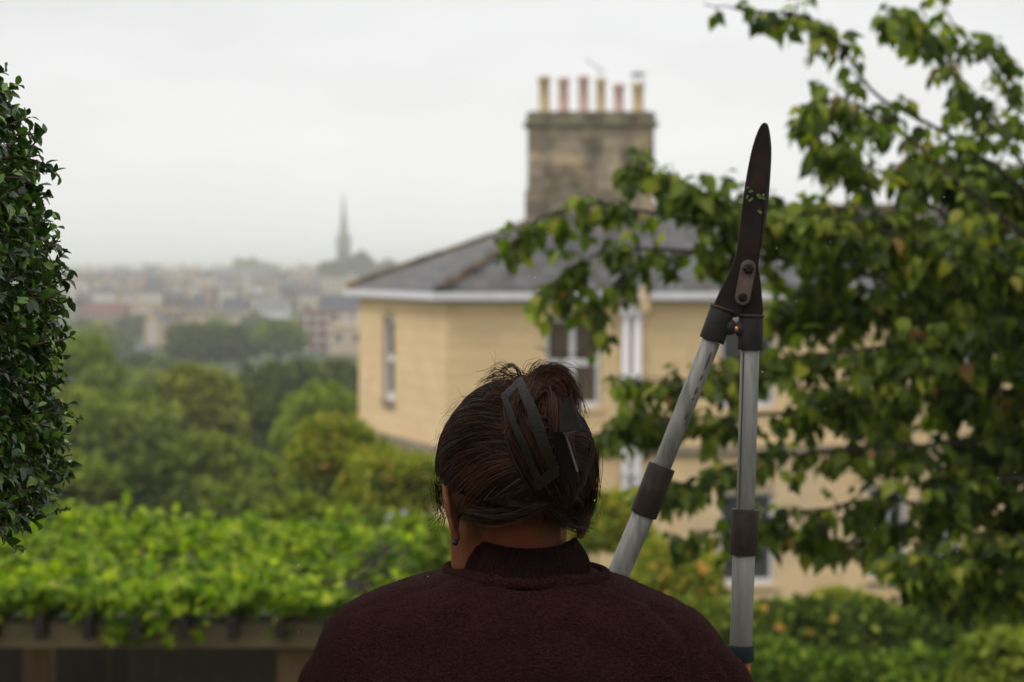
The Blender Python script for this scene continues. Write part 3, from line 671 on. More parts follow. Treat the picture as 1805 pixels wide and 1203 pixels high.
# shrubs close to the house and pergola
def shrub(pxc, ytop, ybot, wpx, Y, m, label, n=4000, size=.09, seed=1, lobes=40, dr=.8, blooms=(), bm=None):
    x = X(pxc, Y); zt_, zb_ = Z(ytop, Y), Z(ybot, Y); g0 = float(ground_z(x, Y)); rw = wpx/2/F*Y; rh = (zt_-zb_)/2
    t = thing('shrub', label, 'shrub', (x, Y, g0))
    P, T, Nn, Sz = crown_arrays((x, Y, (zt_+zb_)/2), (rw, rw*dr, rh), n, size, lobes, seed)
    V, Q, _ = leaves_arrays(TPL_SMALL, P, T, Nn, Sz*1.25)
    o = fastobj('foliage', V, Q, m, t); o['kind'] = 'stuff'
    mb = MB(); rr = random.Random(seed)
    for k in range(9):
        a = rr.uniform(0,6.28); mb.tube([(x+math.cos(a)*.05,Y+math.sin(a)*.05,g0-.05),(x+math.cos(a)*rw*.3,Y+math.sin(a)*rw*.3,(g0+zb_)/2+rh*.5),(x+math.cos(a)*rw*.7,Y+math.sin(a)*rw*.6,zt_-rh*rr.uniform(.3,.8))], [.02,.014,.006], 5)
    mb.obj('stems', M['bark'], t)['kind'] = 'stuff'
    for bxp, byp, s in blooms:
        c = at(bxp, byp, Y-rw*dr*.9)
        mb = MB()
        for ring, (k, rr_, hh_) in enumerate(((6,1.0,.15),(5,.72,.35),(4,.42,.5),(3,.2,.58))):
            for i in range(k):
                a = 2*math.pi*(i+ring*.5)/k
                d = Vector((math.cos(a), 0, math.sin(a))); o_ = c + Vector((0,-hh_*s,0)); sd_ = d.cross(Vector((0,1,0)))
                mb.add([o_, o_+d*s*rr_*.6+sd_*s*.42+Vector((0,-.12*s,0)), o_+d*s*rr_+Vector((0,-.22*s,0)), o_+d*s*rr_*.6-sd_*s*.42+Vector((0,-.12*s,0))], [(0,1,2,3)])
        mb.obj('bloom', bm, t)
    return t
M['rose_y'] = mat('yellow_rose', (.70,.42,.07), (.80,.52,.12), .6, 30, trans=.3)
M['rose_p'] = mat('pale_bloom', (.62,.52,.62), (.7,.62,.7), .6, 30, trans=.3)
M['rose_r'] = mat('red_bloom', (.55,.08,.03), rough=.6)
shrub(590, 735, 900, 150, 36, M['lf_yellow'], 'yellow tipped shrub with one red flower beside the stone house', 8000, .11, 60, blooms=((585,822,.07),), bm=M['rose_r'])
shrub(690, 790, 960, 190, 33, M['lf_yellow'], 'yellow green shrub against the stone house wall behind the head', 10000, .10, 61)
shrub(520, 890, 1010, 160, 24, M['lf_mid'], 'dull green shrub rising behind the right end of the vine', 6000, .09, 62)
shrub(640, 905, 1010, 170, 22, M['lf_mid'], 'green shrub with pale lilac flowers left of the woman', 6000, .08, 63, blooms=((690,912,.05),(702,925,.045),(683,930,.04),(712,905,.04)), bm=M['rose_p'])
shrub(735, 920, 1060, 120, 17, M['lf_light'], 'bright green leafy shrub at the left of her neck', 4000, .08, 64)
shrub(1075, 880, 1010, 150, 26, M['lf_yellow'], 'yellow green shrub between her head and the shears', 6000, .09, 65)
shrub(1180, 965, 1120, 190, 22, M['lf_yellow'], 'yellow flowering shrub seen between the shear handles', 7000, .08, 66, blooms=((1240,1003,.06),(1228,990,.045),(1175,1010,.05),(1150,1000,.05),(1205,1025,.04)), bm=M['rose_y'])
shrub(1400, 1062, 1210, 210, 18, M['lf_speck'], 'rose bush with a yellow rose right of the shears', 7000, .065, 67, blooms=((1376,1105,.055),(1425,1118,.045),(1450,1125,.04),(1345,1072,.04),(1470,1090,.03)), bm=M['rose_y'])
shrub(1560, 1078, 1240, 240, 18.5, M['lf_speck'], 'mid green garden shrub under the gap in the tree', 8000, .065, 68)
shrub(1720, 1030, 1230, 240, 17, M['lf_speck'], 'green garden shrub at the bottom right corner', 8000, .065, 69)
shrub(1400, 1158, 1310, 260, 13, M['lf_speck2'], 'low bright green plants beside the lower shear handle', 7000, .055, 70)
shrub(1620, 1172, 1310, 300, 13.5, M['lf_speck2'], 'low bright green plants along the bottom right edge', 8000, .055, 71)
shrub(1250, 1060, 1250, 200, 15.5, M['lf_mid'], 'green plants seen between the two shear handles', 6000, .06, 72)
shrub(1480, 1052, 1100, 150, 30, M['lf_yellow'], 'small yellowish shrub at the foot of the house wall', 4000, .08, 73)

shrub(1790, 1120, 1300, 220, 12, M['lf_mid'], 'dark leafy plants in the very corner at bottom right', 6000, .055, 74)
shrub(565, 840, 1000, 150, 48, M['lf_dark'], 'dark bush low between the round tree and the house', 6000, .14, 75)
# ------------------------------------------------------------------ pergola, vine, trellis
YPg = 11.0; zbt, zbb = Z(1100, YPg), Z(1142, YPg)
perg = thing('pergola', 'weathered timber pergola with projecting rafter ends under the vine', 'pergola', (X(250,YPg), YPg, float(ground_z(0,YPg))))
MB().box((X(-420,YPg), YPg, zbb), (X(668,YPg), YPg+.05, zbt)).obj('beam', M['wood'], perg)
MB().box((X(-420,YPg), 13.8, zbb), (X(668,YPg), 13.85, zbt)).obj('beam', M['wood'], perg)
for i in range(-5, 7):
    px = 150 + 85.5*i; x = X(px, YPg-.15); hz = Z(1088, YPg-.1)
    mb = MB().box((x-.02, YPg-.15, zbt-.055), (x+.02, YPg-.002, hz)); mb.box((x-.02, YPg-.002, zbt+.004), (x+.02, 14.1, hz-.004))
    mb.obj('rafter', M['wood_shaded'], perg)
for px, Yp in ((517,YPg+.06),(-160,YPg+.06),(517,13.9),(-160,13.9)):
    x = X(px, YPg); MB().box((x-.088, Yp, float(ground_z(x,Yp))-.1), (x+.088, Yp+.12, zbb+.14)).obj('post', M['wood_post'], perg)
vine = thing('vine', 'bright green climbing vine covering the pergola roof', 'vine', (X(515,YPg), YPg+.2, float(ground_z(0,YPg))))
mb = MB(); 
for k in range(14):
    a = Vector((X(515,YPg)+.2, YPg+.3, zbt+.05)); x1 = X(random.uniform(-380,720), 12)
    pts = [a]; 
    for j in range(1, 9): pts.append(a.lerp(Vector((x1, random.uniform(11,14), zbt+.15)), j/8) + Vector((random.uniform(-.1,.1),random.uniform(-.1,.1),random.uniform(-.03,.05))))
    mb.tube(pts, np.linspace(.016,.005,9), 6)
mb.tube([(X(515,YPg)+.15,YPg+.3,-2.4),(X(515,YPg)+.2,YPg+.25,-1),(X(515,YPg)+.2,YPg+.3,zbt+.05)], [.03,.025,.02], 8)
mb.obj('stem', M['bark'], vine, True)
M['lf_vine'] = leaf_mat('vine_leaf', [(0,(.05,.10,.006)),(.4,(.14,.225,.009)),(.8,(.27,.36,.014)),(1,(.45,.47,.04))], rough=.5, trans=.42, spec=.15)
n = 11500; xs = rng.uniform(X(-430,11), X(740,13.5), n); yv = 11 - .12 + 3.2*rng.random(n)**1.3
hump = np.array([.5+.5*mnoise.noise(Vector((a*1.5, b*1.1, 3))) + .35*mnoise.noise(Vector((a*4, b*4, 9))) for a, b in zip(xs, yv)])
edge = np.clip((X(1,1)*0 + (X(750,1)*yv - xs))/.8, 0, 1)
zv = zbt + .06 + (.02 + .25*hump**1.3)*rng.random(n)**.6 * (.4+.6*edge) 
zv = np.where(rng.random(n) < .04, zv + .12*rng.random(n), zv)
fr_ = (yv < 11.05); zv = np.maximum(zv, np.where(yv < 11.25, zbt+.07, -9)); pxv = CX + F*xs/yv; zv = np.where(fr_ & (rng.random(n) < .45) & (((pxv > 195) & (pxv < 300)) | ((pxv > 330) & (pxv < 360)) | ((pxv > 470) & (pxv < 500)) | (pxv < -20)), zbt + rng.uniform(-.07, .06, n), zv)
keepv = np.array([mnoise.noise(Vector((a*3.1, b*2.6, 1.7))) + .6*mnoise.noise(Vector((a*8, b*8, 4))) for a, b in zip(xs, yv)]) > np.where(yv < 11.7, -.8, -.30)
thin = rng.random(n) < np.clip(1.25 - (pxv-430)/420.0, .5, 1)
keepv &= thin; zv = zv - np.clip((pxv-450)/300.0, 0, 1)*.05
xs, yv, zv = xs[keepv], yv[keepv], zv[keepv]; P = np.stack([xs, yv, zv], 1)
# shoots that stand up
SP = []
for px, py, Y0, ln in ((372,868,13,.36),(150,893,13,.2),(60,905,12.4,.2),(340,915,12.5,.16),(465,905,13,.2),(610,925,12.8,.2),(230,930,12,.15),(520,915,13,.18),(300,905,13,.18),(430,905,12.6,.2),(490,930,12.5,.16),(255,900,13.2,.15),(120,900,12.5,.2),(640,950,13,.22),(700,935,13.2,.25),(740,925,13.4,.22),(200,915,12,.2),(560,940,12.5,.15)):
    tp = at(px, py, Y0)
    for j in range(16): SP.append(tp + Vector((random.uniform(-.05,.05) , random.uniform(-.06,.06), -ln*j/16)))
SP = np.array(SP); P = np.concatenate([P, SP]); n = len(P)
T = norm(rng.normal(size=(n,3))*np.array([1,1,.5]) + np.array([0,-.35,-.35])); Nn = norm(rng.normal(size=(n,3))*.55 + np.array([0,-.3,1]))
plant_leaves(vine, TPL_VINE, P, T, Nn, rng.uniform(.035,.085,n), M['lf_vine'])
# hanging sprays over the beam
M['lath'] = mat('dull_lath', (.05,.042,.022), (.075,.06,.032), .9, 6)
tre = thing('trellis', 'brown wooden lattice panel standing behind the pergola post', 'trellis', (X(355,13.2), 13.2, float(ground_z(0,13.2))))
x0, x1, z0, z1 = X(225,13.2), X(492,13.2), -2.3, Z(1138,13.2)
for i in range(26):
    a = i/25; MB().box((x0+(x1-x0)*a-.008,13.2,z0),(x0+(x1-x0)*a+.008,13.212,z1)).obj('lath', M['lath'], tre)
for i in range(46):
    a = i/45; MB().box((x0,13.213,z0+(z1-z0)*a-.006),(x1,13.225,z0+(z1-z0)*a+.006)).obj('lath', M['lath'], tre)
fen = thing('fence', 'timber board fence behind the pergola, coloured dark for the shade there', 'fence', (X(100,14.6), 14.6, float(ground_z(0,14.6))))
x = X(-350,14.6)
while x < X(760,14.6):
    MB().box((x,14.6+random.uniform(0,.008),-2.6),(x+.146,14.62,Z(1086,14.6)+random.uniform(-.01,.01))).obj('board', M['wood_shaded'], fen); x += .15
for zz in (-2.2,-1.0): MB().box((X(-350,14.6),14.625,zz),(X(770,14.6),14.66,zz+.08)).obj('rail', M['wood_shaded'], fen)

# ------------------------------------------------------------------ the leafy tree at the right
M['lf_tree'] = leaf_mat('tree_leaf', [(0,(.022,.036,.008)),(.3,(.058,.088,.012)),(.65,(.13,.17,.02)),(.9,(.23,.26,.03)),(.98,(.34,.32,.04)),(1,(.33,.15,.07))], rough=.42, trans=.5, spec=.22)
Y0 = 7.4; tx = X(1960, Y0)
tree = thing('tree', 'large leafy garden tree with drooping leaves filling the right side', 'tree', (tx, Y0, float(ground_z(tx, Y0))))
gz = float(ground_z(tx, Y0))
MB().tube([(tx,Y0,gz-.2),(tx+.03,Y0,-1),(tx-.05,Y0,0),(tx-.12,Y0+.05,1),(tx-.1,Y0,2.2)], [.12,.095,.085,.07,.03], 14).obj('trunk', M['bark'], tree, True)
branches = [  # px path, depth offset, start radius, twigs, (twig length px)
 ([(1900,420),(1760,300),(1640,220),(1541,165),(1480,75),(1400,26),(1320,20),(1240,6)], .0, .018, 26, 42),
 ([(1525,150),(1490,90),(1440,40),(1380,28),(1325,36)], .0, .004, 26, 44),
 ([(1900,380),(1780,260),(1700,150),(1640,60),(1560,20)], .1, .016, 40, 60),
 ([(1900,300),(1810,190),(1770,110),(1745,70)], .3, .012, 14, 50),
 ([(1880,300),(1750,120),(1680,40),(1650,-20)], .3, .012, 16, 45),
 ([(1850,450),(1700,330),(1560,210),(1460,180),(1405,215)], -.2, .018, 38, 60),
 ([(1650,430),(1500,385),(1380,366),(1290,358),(1215,350)], .1, .010, 60, 60),
 ([(1850,480),(1700,440),(1580,400),(1470,385),(1380,372)], -.2, .012, 84, 62),
 ([(1900,820),(1700,830),(1600,930),(1520,960),(1440,950)], .2, .012, 40, 60),
 ([(1850,500),(1720,420),(1580,320),(1480,270),(1440,262)], .0, .018, 40, 60),
 ([(1850,520),(1650,440),(1480,410),(1300,370),(1200,325),(1108,292)], -.2, .020, 64, 60),
 ([(1850,540),(1600,470),(1400,420),(1200,385),(1050,362),(950,385),(905,428)], -.1, .022, 50, 58),
 ([(1850,560),(1600,500),(1400,460),(1180,440),(1050,450),(985,500),(955,548)], .1, .020, 48, 60),
 ([(1300,440),(1140,460),(1075,510),(1048,560),(1050,600)], .05, .010, 30, 50),
 ([(1052,602),(1020,622),(985,622),(945,612)], .05, .003, 5, 34),
 ([(1900,640),(1700,600),(1500,620),(1330,640),(1200,672),(1090,672)], -.1, .022, 76, 60),
 ([(1900,700),(1700,690),(1480,715),(1260,740),(1130,735),(1058,768)], .1, .022, 84, 60),
 ([(1900,760),(1700,780),(1520,790),(1330,812),(1210,850),(1120,865)], .0, .020, 70, 60),
 ([(1900,830),(1750,850),(1640,860),(1490,830)], -.1, .022, 16, 50),
 ([(1900,850),(1700,900),(1560,880),(1420,905),(1290,930),(1195,955)], .2, .018, 66, 56),
 ([(1900,930),(1750,960),(1650,985),(1560,985)], -.1, .016, 62, 60),
 ([(1900,980),(1800,1030),(1700,1040),(1620,1030)], .1, .014, 50, 60),
 ([(1850,560),(1650,540),(1500,530),(1370,545)], .3, .018, 90, 80),
 ([(1850,480),(1650,430),(1500,400),(1380,400)], .4, .018, 92, 70),
 ([(1900,600),(1750,560),(1650,600),(1560,650)], -.2, .018, 80, 80),
 ([(1900,350),(1800,330),(1700,300),(1600,290)], .4, .018, 80, 80),
 ([(1900,420),(1800,440),(1740,500),(1700,560)], .2, .018, 90, 90),
 ([(1900,700),(1800,720),(1740,790),(1690,850)], .3, .018, 90, 90),
 ([(1900,850),(1820,880),(1770,940),(1720,1010)], .3, .018, 80, 80),
 ([(1900,650),(1780,640),(1600,700),(1440,690)], .5, .018, 80, 80),
]
gaps = [(1000,610,56,52,.8),(1470,1030,115,48,.93),(1440,870,40,26,.6),(1560,600,28,20,.5),(1130,395,30,16,.5),(1650,358,34,26,.9),(1500,775,42,22,.85),(1500,835,60,22,.7),(1585,890,26,36,.8),(1400,905,36,22,.7),(1520,1030,52,40,.95),(1400,1000,80,28,.9),(1395,665,40,26,.6),
        (1700,600,26,22,.6),(1410,440,34,18,.6),(1250,600,50,40,.8),(1180,590,70,45,.9),(1620,430,34,18,.6),(1520,380,22,18,.6),(1420,330,25,22,.7),(1590,250,20,16,.5),(1690,470,18,16,.5),(1040,700,40,60,.9), (990,640,60,60,.97), (1140,620,60,50,.95),(1500,360,25,30,.5)]
branches += [([(1950,y0),(2080,y0-60+d),(2230,y0-90+2*d),(2390,y0-40+2*d)], dd, .018, 60, 70) for y0, d, dd in ((300,-40,.2),(420,0,-.3),(520,10,.4),(640,0,0),(760,20,-.3),(880,30,.3),(980,40,0))]
branches += [([(1950,360),(1930,220),(1900,80),(1880,-60)], .1, .016, 60, 70), ([(1950,380),(2030,220),(2080,80),(2090,-40)], .4, .016, 60, 70), ([(1950,500),(1990,420),(2000,300),(1985,160)], -.4, .016, 70, 70)]
LP, LT, LN, LS = [], [], [], []
tw = MB()
def spline(pts, n):
    P = np.array(pts, float); t = np.linspace(0, 1, len(P)); tt = np.linspace(0, 1, n)
    # Catmull-Rom
    o = []
    for v in tt:
        f = v*(len(P)-1); i = min(int(f), len(P)-2); u = f-i
        p0 = P[max(i-1,0)]; p1 = P[i]; p2 = P[i+1]; p3 = P[min(i+2,len(P)-1)]
        o.append(.5*((2*p1)+(-p0+p2)*u+(2*p0-5*p1+4*p2-p3)*u*u+(-p0+3*p1-3*p2+p3)*u**3))
    return np.array(o)
for bi, (path, off, r0, ntw, tl) in enumerate(branches):
    sp = spline(path, 26); Yb = Y0 + off
    pts = [at(p[0], p[1], Yb + .18*mnoise.noise(Vector((j*.3, bi*7.1, 0)))) + Vector((0,0,.012*mnoise.noise(Vector((j*.9,bi,3))))) for j, p in enumerate(sp)]
    if path[0][0] > 1800: pts = [Vector((tx-.1, Y0, pts[0].z-.25))] + pts
    MB().tube(pts, np.linspace(r0*.5, .0018, len(pts)), 7).obj('branch', M['bark'], tree, True)
    for k in range(int(ntw*(1.55 if tl >= 56 else 1.0))):
        f = random.random()**.8; i = f*(len(pts)-1.001); b = pts[int(i)].lerp(pts[int(i)+1], i-int(i))
        dirb = (pts[min(int(i)+1, len(pts)-1)] - pts[max(int(i)-1, 0)]).normalized()
        d = (dirb*.5 + Vector((random.gauss(0,.6), random.gauss(0,.8), random.gauss(-.15,.7)))).normalized()
        ln = tl/F*Yb*random.uniform(.5, 1.25)*(1 if f < .85 else .6); nl = max(3, int(ln/.017))
        q = b.copy(); tp = [q.copy()]
        for s in range(nl):
            d = (d + Vector((0,0,-.10)) + Vector((random.gauss(0,.1),random.gauss(0,.1),random.gauss(0,.08)))).normalized()
            q = q + d*(ln/nl); tp.append(q.copy())
            side = d.cross(Vector((0,0,1))); side = side.normalized()*(1 if s % 2 else -1)
            x_, y_, _ = topx([q]); x_, y_ = x_[0], y_[0]
            if any(((x_-g[0])/g[2])**2 + ((y_-g[1])/g[3])**2 < 1 and random.random() < g[4] for g in gaps): continue
            t_ = (d*.4 + side*.6 + Vector((random.gauss(0,.3), random.gauss(0,.3), -.75+random.gauss(0,.35)))).normalized()
            n_ = (Vector((0,-.2,.9)) + side*.2 + Vector((random.gauss(0,.5),random.gauss(0,.5),random.gauss(0,.3)))).normalized()
            LP.append(q + t_*.008); LT.append(t_); LN.append(n_); LS.append(random.uniform(.038,.078)*(1 if s < nl-1 else .7))
        tw.tube(tp, np.linspace(.0028,.001,len(tp)), 4, False)
t_ = tw.obj('twigs', M['bark'], tree); t_['kind'] = 'stuff'
LP, LT, LN, LS = [np.array(a, float) for a in (LP, LT, LN, LS)]
plant_leaves(tree, TPL_DROOP, LP, LT, LN, LS, M['lf_tree'])

# ------------------------------------------------------------------ clipped shrub at the left, in focus
M['lf_hedge'] = leaf_mat('small_glossy_leaf', [(0,(.012,.028,.009)),(.5,(.024,.052,.013)),(.78,(.055,.11,.018)),(1,(.17,.27,.04))], rough=.3, trans=.22, spec=.45)
YH = 2.42; AXX = -.95
prof_y = [70, 95, 125, 200, 265, 350, 430, 490, 530, 600, 680, 760, 850, 900, 935, 955]
prof_x = [-150, -75, -28, 8, 36, 38, 58, 84, 88, 66, 70, 74, 78, 62, -10, -80]
hz = np.array([Z(y, YH) for y in prof_y]); hr = np.array([X(x, YH)-AXX for x in prof_x])
top_z = Z(70, YH); 
hz = np.concatenate([[top_z+.12], hz, [hz[-1]-.03]]); hr = np.concatenate([[.02], hr, [.05]])
hs = thing('clipped_shrub', 'clipped evergreen shrub with small glossy dark leaves at the left edge', 'shrub', (AXX, YH, 0))
def rad(z): return np.interp(-z, -hz, hr)
MB().tube([(AXX,YH,-.02),(AXX+.01,YH,.8),(AXX,YH,1.6)], [.035,.03,.022], 10).obj('trunk', M['bark'], hs, True)
tw = MB(); P, T, Nn, S = [], [], [], []
def hedge_twig(phi, z, depth, ln, d_up=.15, leaves=True, r=.0013):
    R = float(rad(z)) - depth
    if R < .03: return
    dr = Vector((math.cos(phi), math.sin(phi), 0)); p = Vector((AXX, YH, z)) + dr*max(R, .02)
    d = (dr + Vector((random.gauss(0,.45), random.gauss(0,.45), d_up + random.gauss(0,.45)))).normalized()
    pts = [p.copy()]; n = max(3, int(ln/.0062))
    for s in range(n):
        d = (d + Vector((random.gauss(0,.1),random.gauss(0,.1),random.gauss(.01,.1)))).normalized(); p = p + d*(ln/n); pts.append(p.copy())
        if leaves:
            for sg in (-1, 1):
                if random.random() < .12: continue
                a = random.uniform(0, 6.28); sd_ = Vector((math.cos(a), math.sin(a)*.6, math.sin(a)*.8)).cross(d).normalized()*sg
                t = (d*.55 + sd_*.9 + Vector((0,0,random.gauss(-.1,.3)))).normalized(); P.append(p); T.append(t); Nn.append((Vector((0,0,.8)) + dr*.5 + Vector((random.gauss(0,.35),random.gauss(0,.35),random.gauss(0,.35)))).normalized()); S.append(random.uniform(.0095,.0178))
    tw.tube(pts, np.linspace(r, r*.5, len(pts)), 4, False)
zlo, zhi = Z(952, YH), Z(75, YH)
for k in range(2600):
    phi = random.uniform(-1.05, .75) if k < 2150 else random.uniform(.75, 5.2)
    hedge_twig(phi, random.uniform(zlo, zhi), random.choice((.02,.03,.045,.07,.1))*random.uniform(.6,1.1), random.uniform(.022,.042))
for py, ln in ((265,.045),(298,.04),(468,.03),(495,.035),(560,.03),(600,.04),(623,.055),(730,.05),(790,.045),(700,.03),(860,.035),(925,.03),(380,.02),(180,.02),(110,.03)):
    hedge_twig(random.uniform(-.25,.2), Z(py, YH), .025, ln+.02, .0, True, .0016)
for k in range(24): hedge_twig(random.uniform(-.9,.5), random.uniform(zlo, zhi), .02, random.uniform(.03,.05), .2, False, .0015)
M['twig'] = mat('brown_twig', (.05,.032,.018), (.11,.075,.045), .8, 60); t_ = tw.obj('twigs', M['twig'], hs); t_['kind'] = 'stuff'
# solid core for dense twigs; the inner shade is put into its dark colour
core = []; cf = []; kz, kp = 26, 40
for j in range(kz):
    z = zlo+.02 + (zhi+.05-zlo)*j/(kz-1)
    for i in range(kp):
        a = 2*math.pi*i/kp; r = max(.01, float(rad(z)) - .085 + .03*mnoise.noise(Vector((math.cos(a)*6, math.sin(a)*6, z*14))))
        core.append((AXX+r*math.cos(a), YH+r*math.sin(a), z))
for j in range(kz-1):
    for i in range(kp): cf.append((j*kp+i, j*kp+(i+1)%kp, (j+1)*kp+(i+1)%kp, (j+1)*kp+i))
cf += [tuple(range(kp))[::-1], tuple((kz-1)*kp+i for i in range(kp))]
obj('inner_shade_core', core, cf, mat('inner_shade_dark', (.010,.011,.006), (.02,.022,.011), .95, 60, 1, 120), hs)
P, T, Nn, S = [np.array([tuple(a) if hasattr(a,'__len__') else a for a in q], float) for q in (P, T, Nn, S)]
plant_leaves(hs, TPL_SMALL, P, T, Nn, S, M['lf_hedge'])
# ------------------------------------------------------------------ the woman
YP_ = 2.42
M['knit'] = mat('maroon_knit', (.0055,.0019,.0017), (.027,.0092,.0080), .95, 300, 1, 260, c3=(.013,.0045,.004), stretch=(1,1,1.8), bdist=.002, sheen=0, spec=.04)
M['knit_fuzz'] = mat('maroon_wool_fibre', (.045,.016,.014), rough=.9, rand=.6, spec=.03)
M['knit_collar'] = mat('dark_ribbed_knit', (.005,.0022,.0022), (.014,.0055,.005), .95, 400, .8, 300, bdist=.001, sheen=0, spec=.03)
M['skin'] = mat('skin', (.115,.040,.018), (.145,.055,.026), .55, 30, .25, 140, c3=(.14,.032,.018), spec=.12, bdist=.001)
M['skin'].node_tree.nodes['Principled BSDF'].inputs['Subsurface Weight'].default_value = .12
M['skin'].node_tree.nodes['Principled BSDF'].inputs['Subsurface Radius'].default_value = (.012,.004,.002)
M['hair_base'] = mat('hair_underneath', (.004,.0022,.0016), (.007,.004,.003), .9, 60, spec=.03)
M['hair'] = leaf_mat('dark_brown_hair', [(0,(.0045,.0021,.0014)),(.45,(.010,.0045,.0026)),(.8,(.026,.011,.0055)),(.95,(.055,.022,.010)),(1,(.085,.055,.04))], rough=.45, trans=0, spec=.10)  # lightest strands stand in for highlights on the dark brown hair
M['hair_red'] = leaf_mat('red_brown_hair', [(0,(.012,.005,.003)),(.5,(.035,.013,.007)),(1,(.10,.036,.018))], rough=.45, trans=.15, spec=.12)  # red-brown locks that also carry highlights in their colour
M['claw'] = mat('dark_brown_plastic', (.006,.004,.003), (.009,.006,.0045), .38, 30, .1, 200, spec=.2)
M['denim'] = mat('dark_trousers', (.02,.022,.03), (.03,.033,.045), .9, 90, .3)
M['shoe'] = mat('garden_boot', (.02,.03,.02), rough=.5)
M['ear'] = mat('dark_bead', (.008,.008,.012), rough=.4, spec=.15)
person = thing('person', 'woman seen from behind in a maroon jumper with her dark hair pinned up', 'person', (.0165, YP_, 0))

def sphere(mb, c, r, seg=20, rings=12, R=None):
    """ellipsoid; R is a 3x3 of axes (columns)"""
    c = np.array(c, float); r = np.array(r if hasattr(r, '__len__') else (r,r,r), float); Rm = np.eye(3) if R is None else R
    V = [c + Rm @ (np.array([0,0,1.])*r)]
    for j in range(1, rings):
        th = math.pi*j/rings
        for i in range(seg):
            a = 2*math.pi*i/seg; V.append(c + Rm @ (np.array([math.sin(th)*math.cos(a), math.sin(th)*math.sin(a), math.cos(th)])*r))
    V.append(c + Rm @ (np.array([0,0,-1.])*r)); Fc = []
    for i in range(seg): Fc.append((0, 1+i, 1+(i+1)%seg))
    for j in range(rings-2):
        for i in range(seg):
            a = 1+j*seg; Fc.append((a+i, a+seg+i, a+seg+(i+1)%seg, a+(i+1)%seg))
    l = len(V)-1; a = 1+(rings-2)*seg
    for i in range(seg): Fc.append((l, a+(i+1)%seg, a+i))
    mb.add(V, Fc)
def limb(mb, pts, rs):                       # round cones along a chain
    pts = [np.array(p, float) for p in pts]
    for a, b, r0, r1 in zip(pts, pts[1:], rs, rs[1:]):
        V, Fc = tube([a, a*.67+b*.33, a*.33+b*.67, b], [r0, r0*.67+r1*.33, r0*.33+r1*.67, r1], 16); mb.add(V, Fc)
    for p, r in zip(pts, rs): sphere(mb, p, r, 16, 10)
def remeshed(name, mb, m, parent, voxel, smooth=4, deform=None, fac=.6):
    me = mesh_from(name, np.array(mb.V), mb.F); tmp = bpy.data.objects.new('tmp', me); COL.objects.link(tmp)
    r = tmp.modifiers.new('r', 'REMESH'); r.mode = 'VOXEL'; r.voxel_size = voxel; r.use_smooth_shade = True
    s = tmp.modifiers.new('s', 'SMOOTH'); s.iterations = smooth; s.factor = fac
    dg = bpy.context.evaluated_depsgraph_get(); dg.update()
    new = bpy.data.meshes.new_from_object(tmp.evaluated_get(dg)); bpy.data.objects.remove(tmp)
    co = np.empty(len(new.vertices)*3, np.float32); new.vertices.foreach_get('co', co); co = co.reshape(-1, 3)
    if deform is not None: co = deform(co, new)
    co = co - np.array(ORG[parent], np.float32); new.vertices.foreach_set('co', co.ravel().astype(np.float32)); new.shade_smooth(); new.update()
    new.materials.clear(); new.materials.append(m); new.name = name
    return link(name, new, m, parent)

# head frame
yaw, pitch = math.radians(14), math.radians(18)
hf = np.array([-math.sin(yaw)*math.cos(pitch), math.cos(yaw)*math.cos(pitch), -math.sin(pitch)])
hr_ = norm(np.cross(hf, np.array([0,0,1.]))); hu = np.cross(hr_, hf)
RH = np.stack([hr_, hf, hu], 1)
HC = np.array(at(907, 838, YP_))
def HL(x, f, u): return HC + RH @ np.array([x, f, u])
b = MB()
sphere(b, HL(0,.000,.010), (.0750,.088,.074), 32, 20, RH)             # skull
sphere(b, HL(0,.050,-.045), (.056,.042,.066), 28, 18, RH)           # face
sphere(b, HL(0,.055,-.082), (.044,.040,.032), 24, 14, RH)           # jaw
for s in (-1, 1):
    sphere(b, HL(s*.038,.045,-.045), (.021,.030,.027), 20, 12, RH)  # cheeks
    limb(b, [HL(s*.048,.040,-.050), HL(s*.046,.056,-.085), HL(s*.018,.078,-.108)], [.016,.017,.015])
    sphere(b, HL(s*.03,.078,-.018), (.017,.010,.006), 14, 8, RH)    # brow
limb(b, [HL(0,.088,-.022), HL(0,.104,-.052)], [.007,.011]); sphere(b, HL(0,.100,-.056), (.016,.010,.008), 14, 8, RH)
sphere(b, HL(0,.086,-.078), (.022,.010,.006), 14, 8, RH); sphere(b, HL(0,.085,-.088), (.018,.010,.006), 14, 8, RH); sphere(b, HL(0,.076,-.112), (.018,.018,.014), 14, 8, RH)
nb_ = np.array(at(926, 1030, YP_+.01)); 
limb(b, [HC+np.array([.004,.002,-.035]), HC+np.array([.008,.006,-.075]), nb_+np.array([0,.004,.01]), nb_ + np.array([0,.012,-.04])], [.048,.043,.043,.048])
for s in (-1, 1):                                                    # tendons either side of the nape
    limb(b, [HC+np.array([s*.018,-.028,-.04]), HC+np.array([s*.016+.008,-.022,-.075]), nb_ + np.array([s*.018,-.014,0])], [.013,.012,.012])
# ears: rim, bowl and lobe
def ear(s, ox=0, oz=0):
    c = HL(s*(.0665+ox), .006, -.034+oz); out = RH @ np.array([s*.50, -.86, 0]); up = RH @ np.array([s*.12, -.1, 1.]); up = norm(up); out = norm(out)
    sd_ = np.cross(out, up)
    Re = np.stack([out, sd_, up], 1)
    sphere(b, c + out*.006, (.013,.006,.026), 16, 10, Re)
    pts = []
    for k in range(13):
        a = math.radians(-70 + 250*k/12)
        pts.append(c + out*(.012+.011*math.cos(a*.9)) + up*(.029*math.sin(a)) )
    V_, F_ = tube(pts, [.0035]*3+[.0042]*7+[.0035]*3, 8); b.add(V_, F_)
    sphere(b, c + out*.010 - up*.029, (.008,.005,.009), 12, 8, Re)
    return c + out*.012 - up*.036
lobe = ear(-1); ear(1)
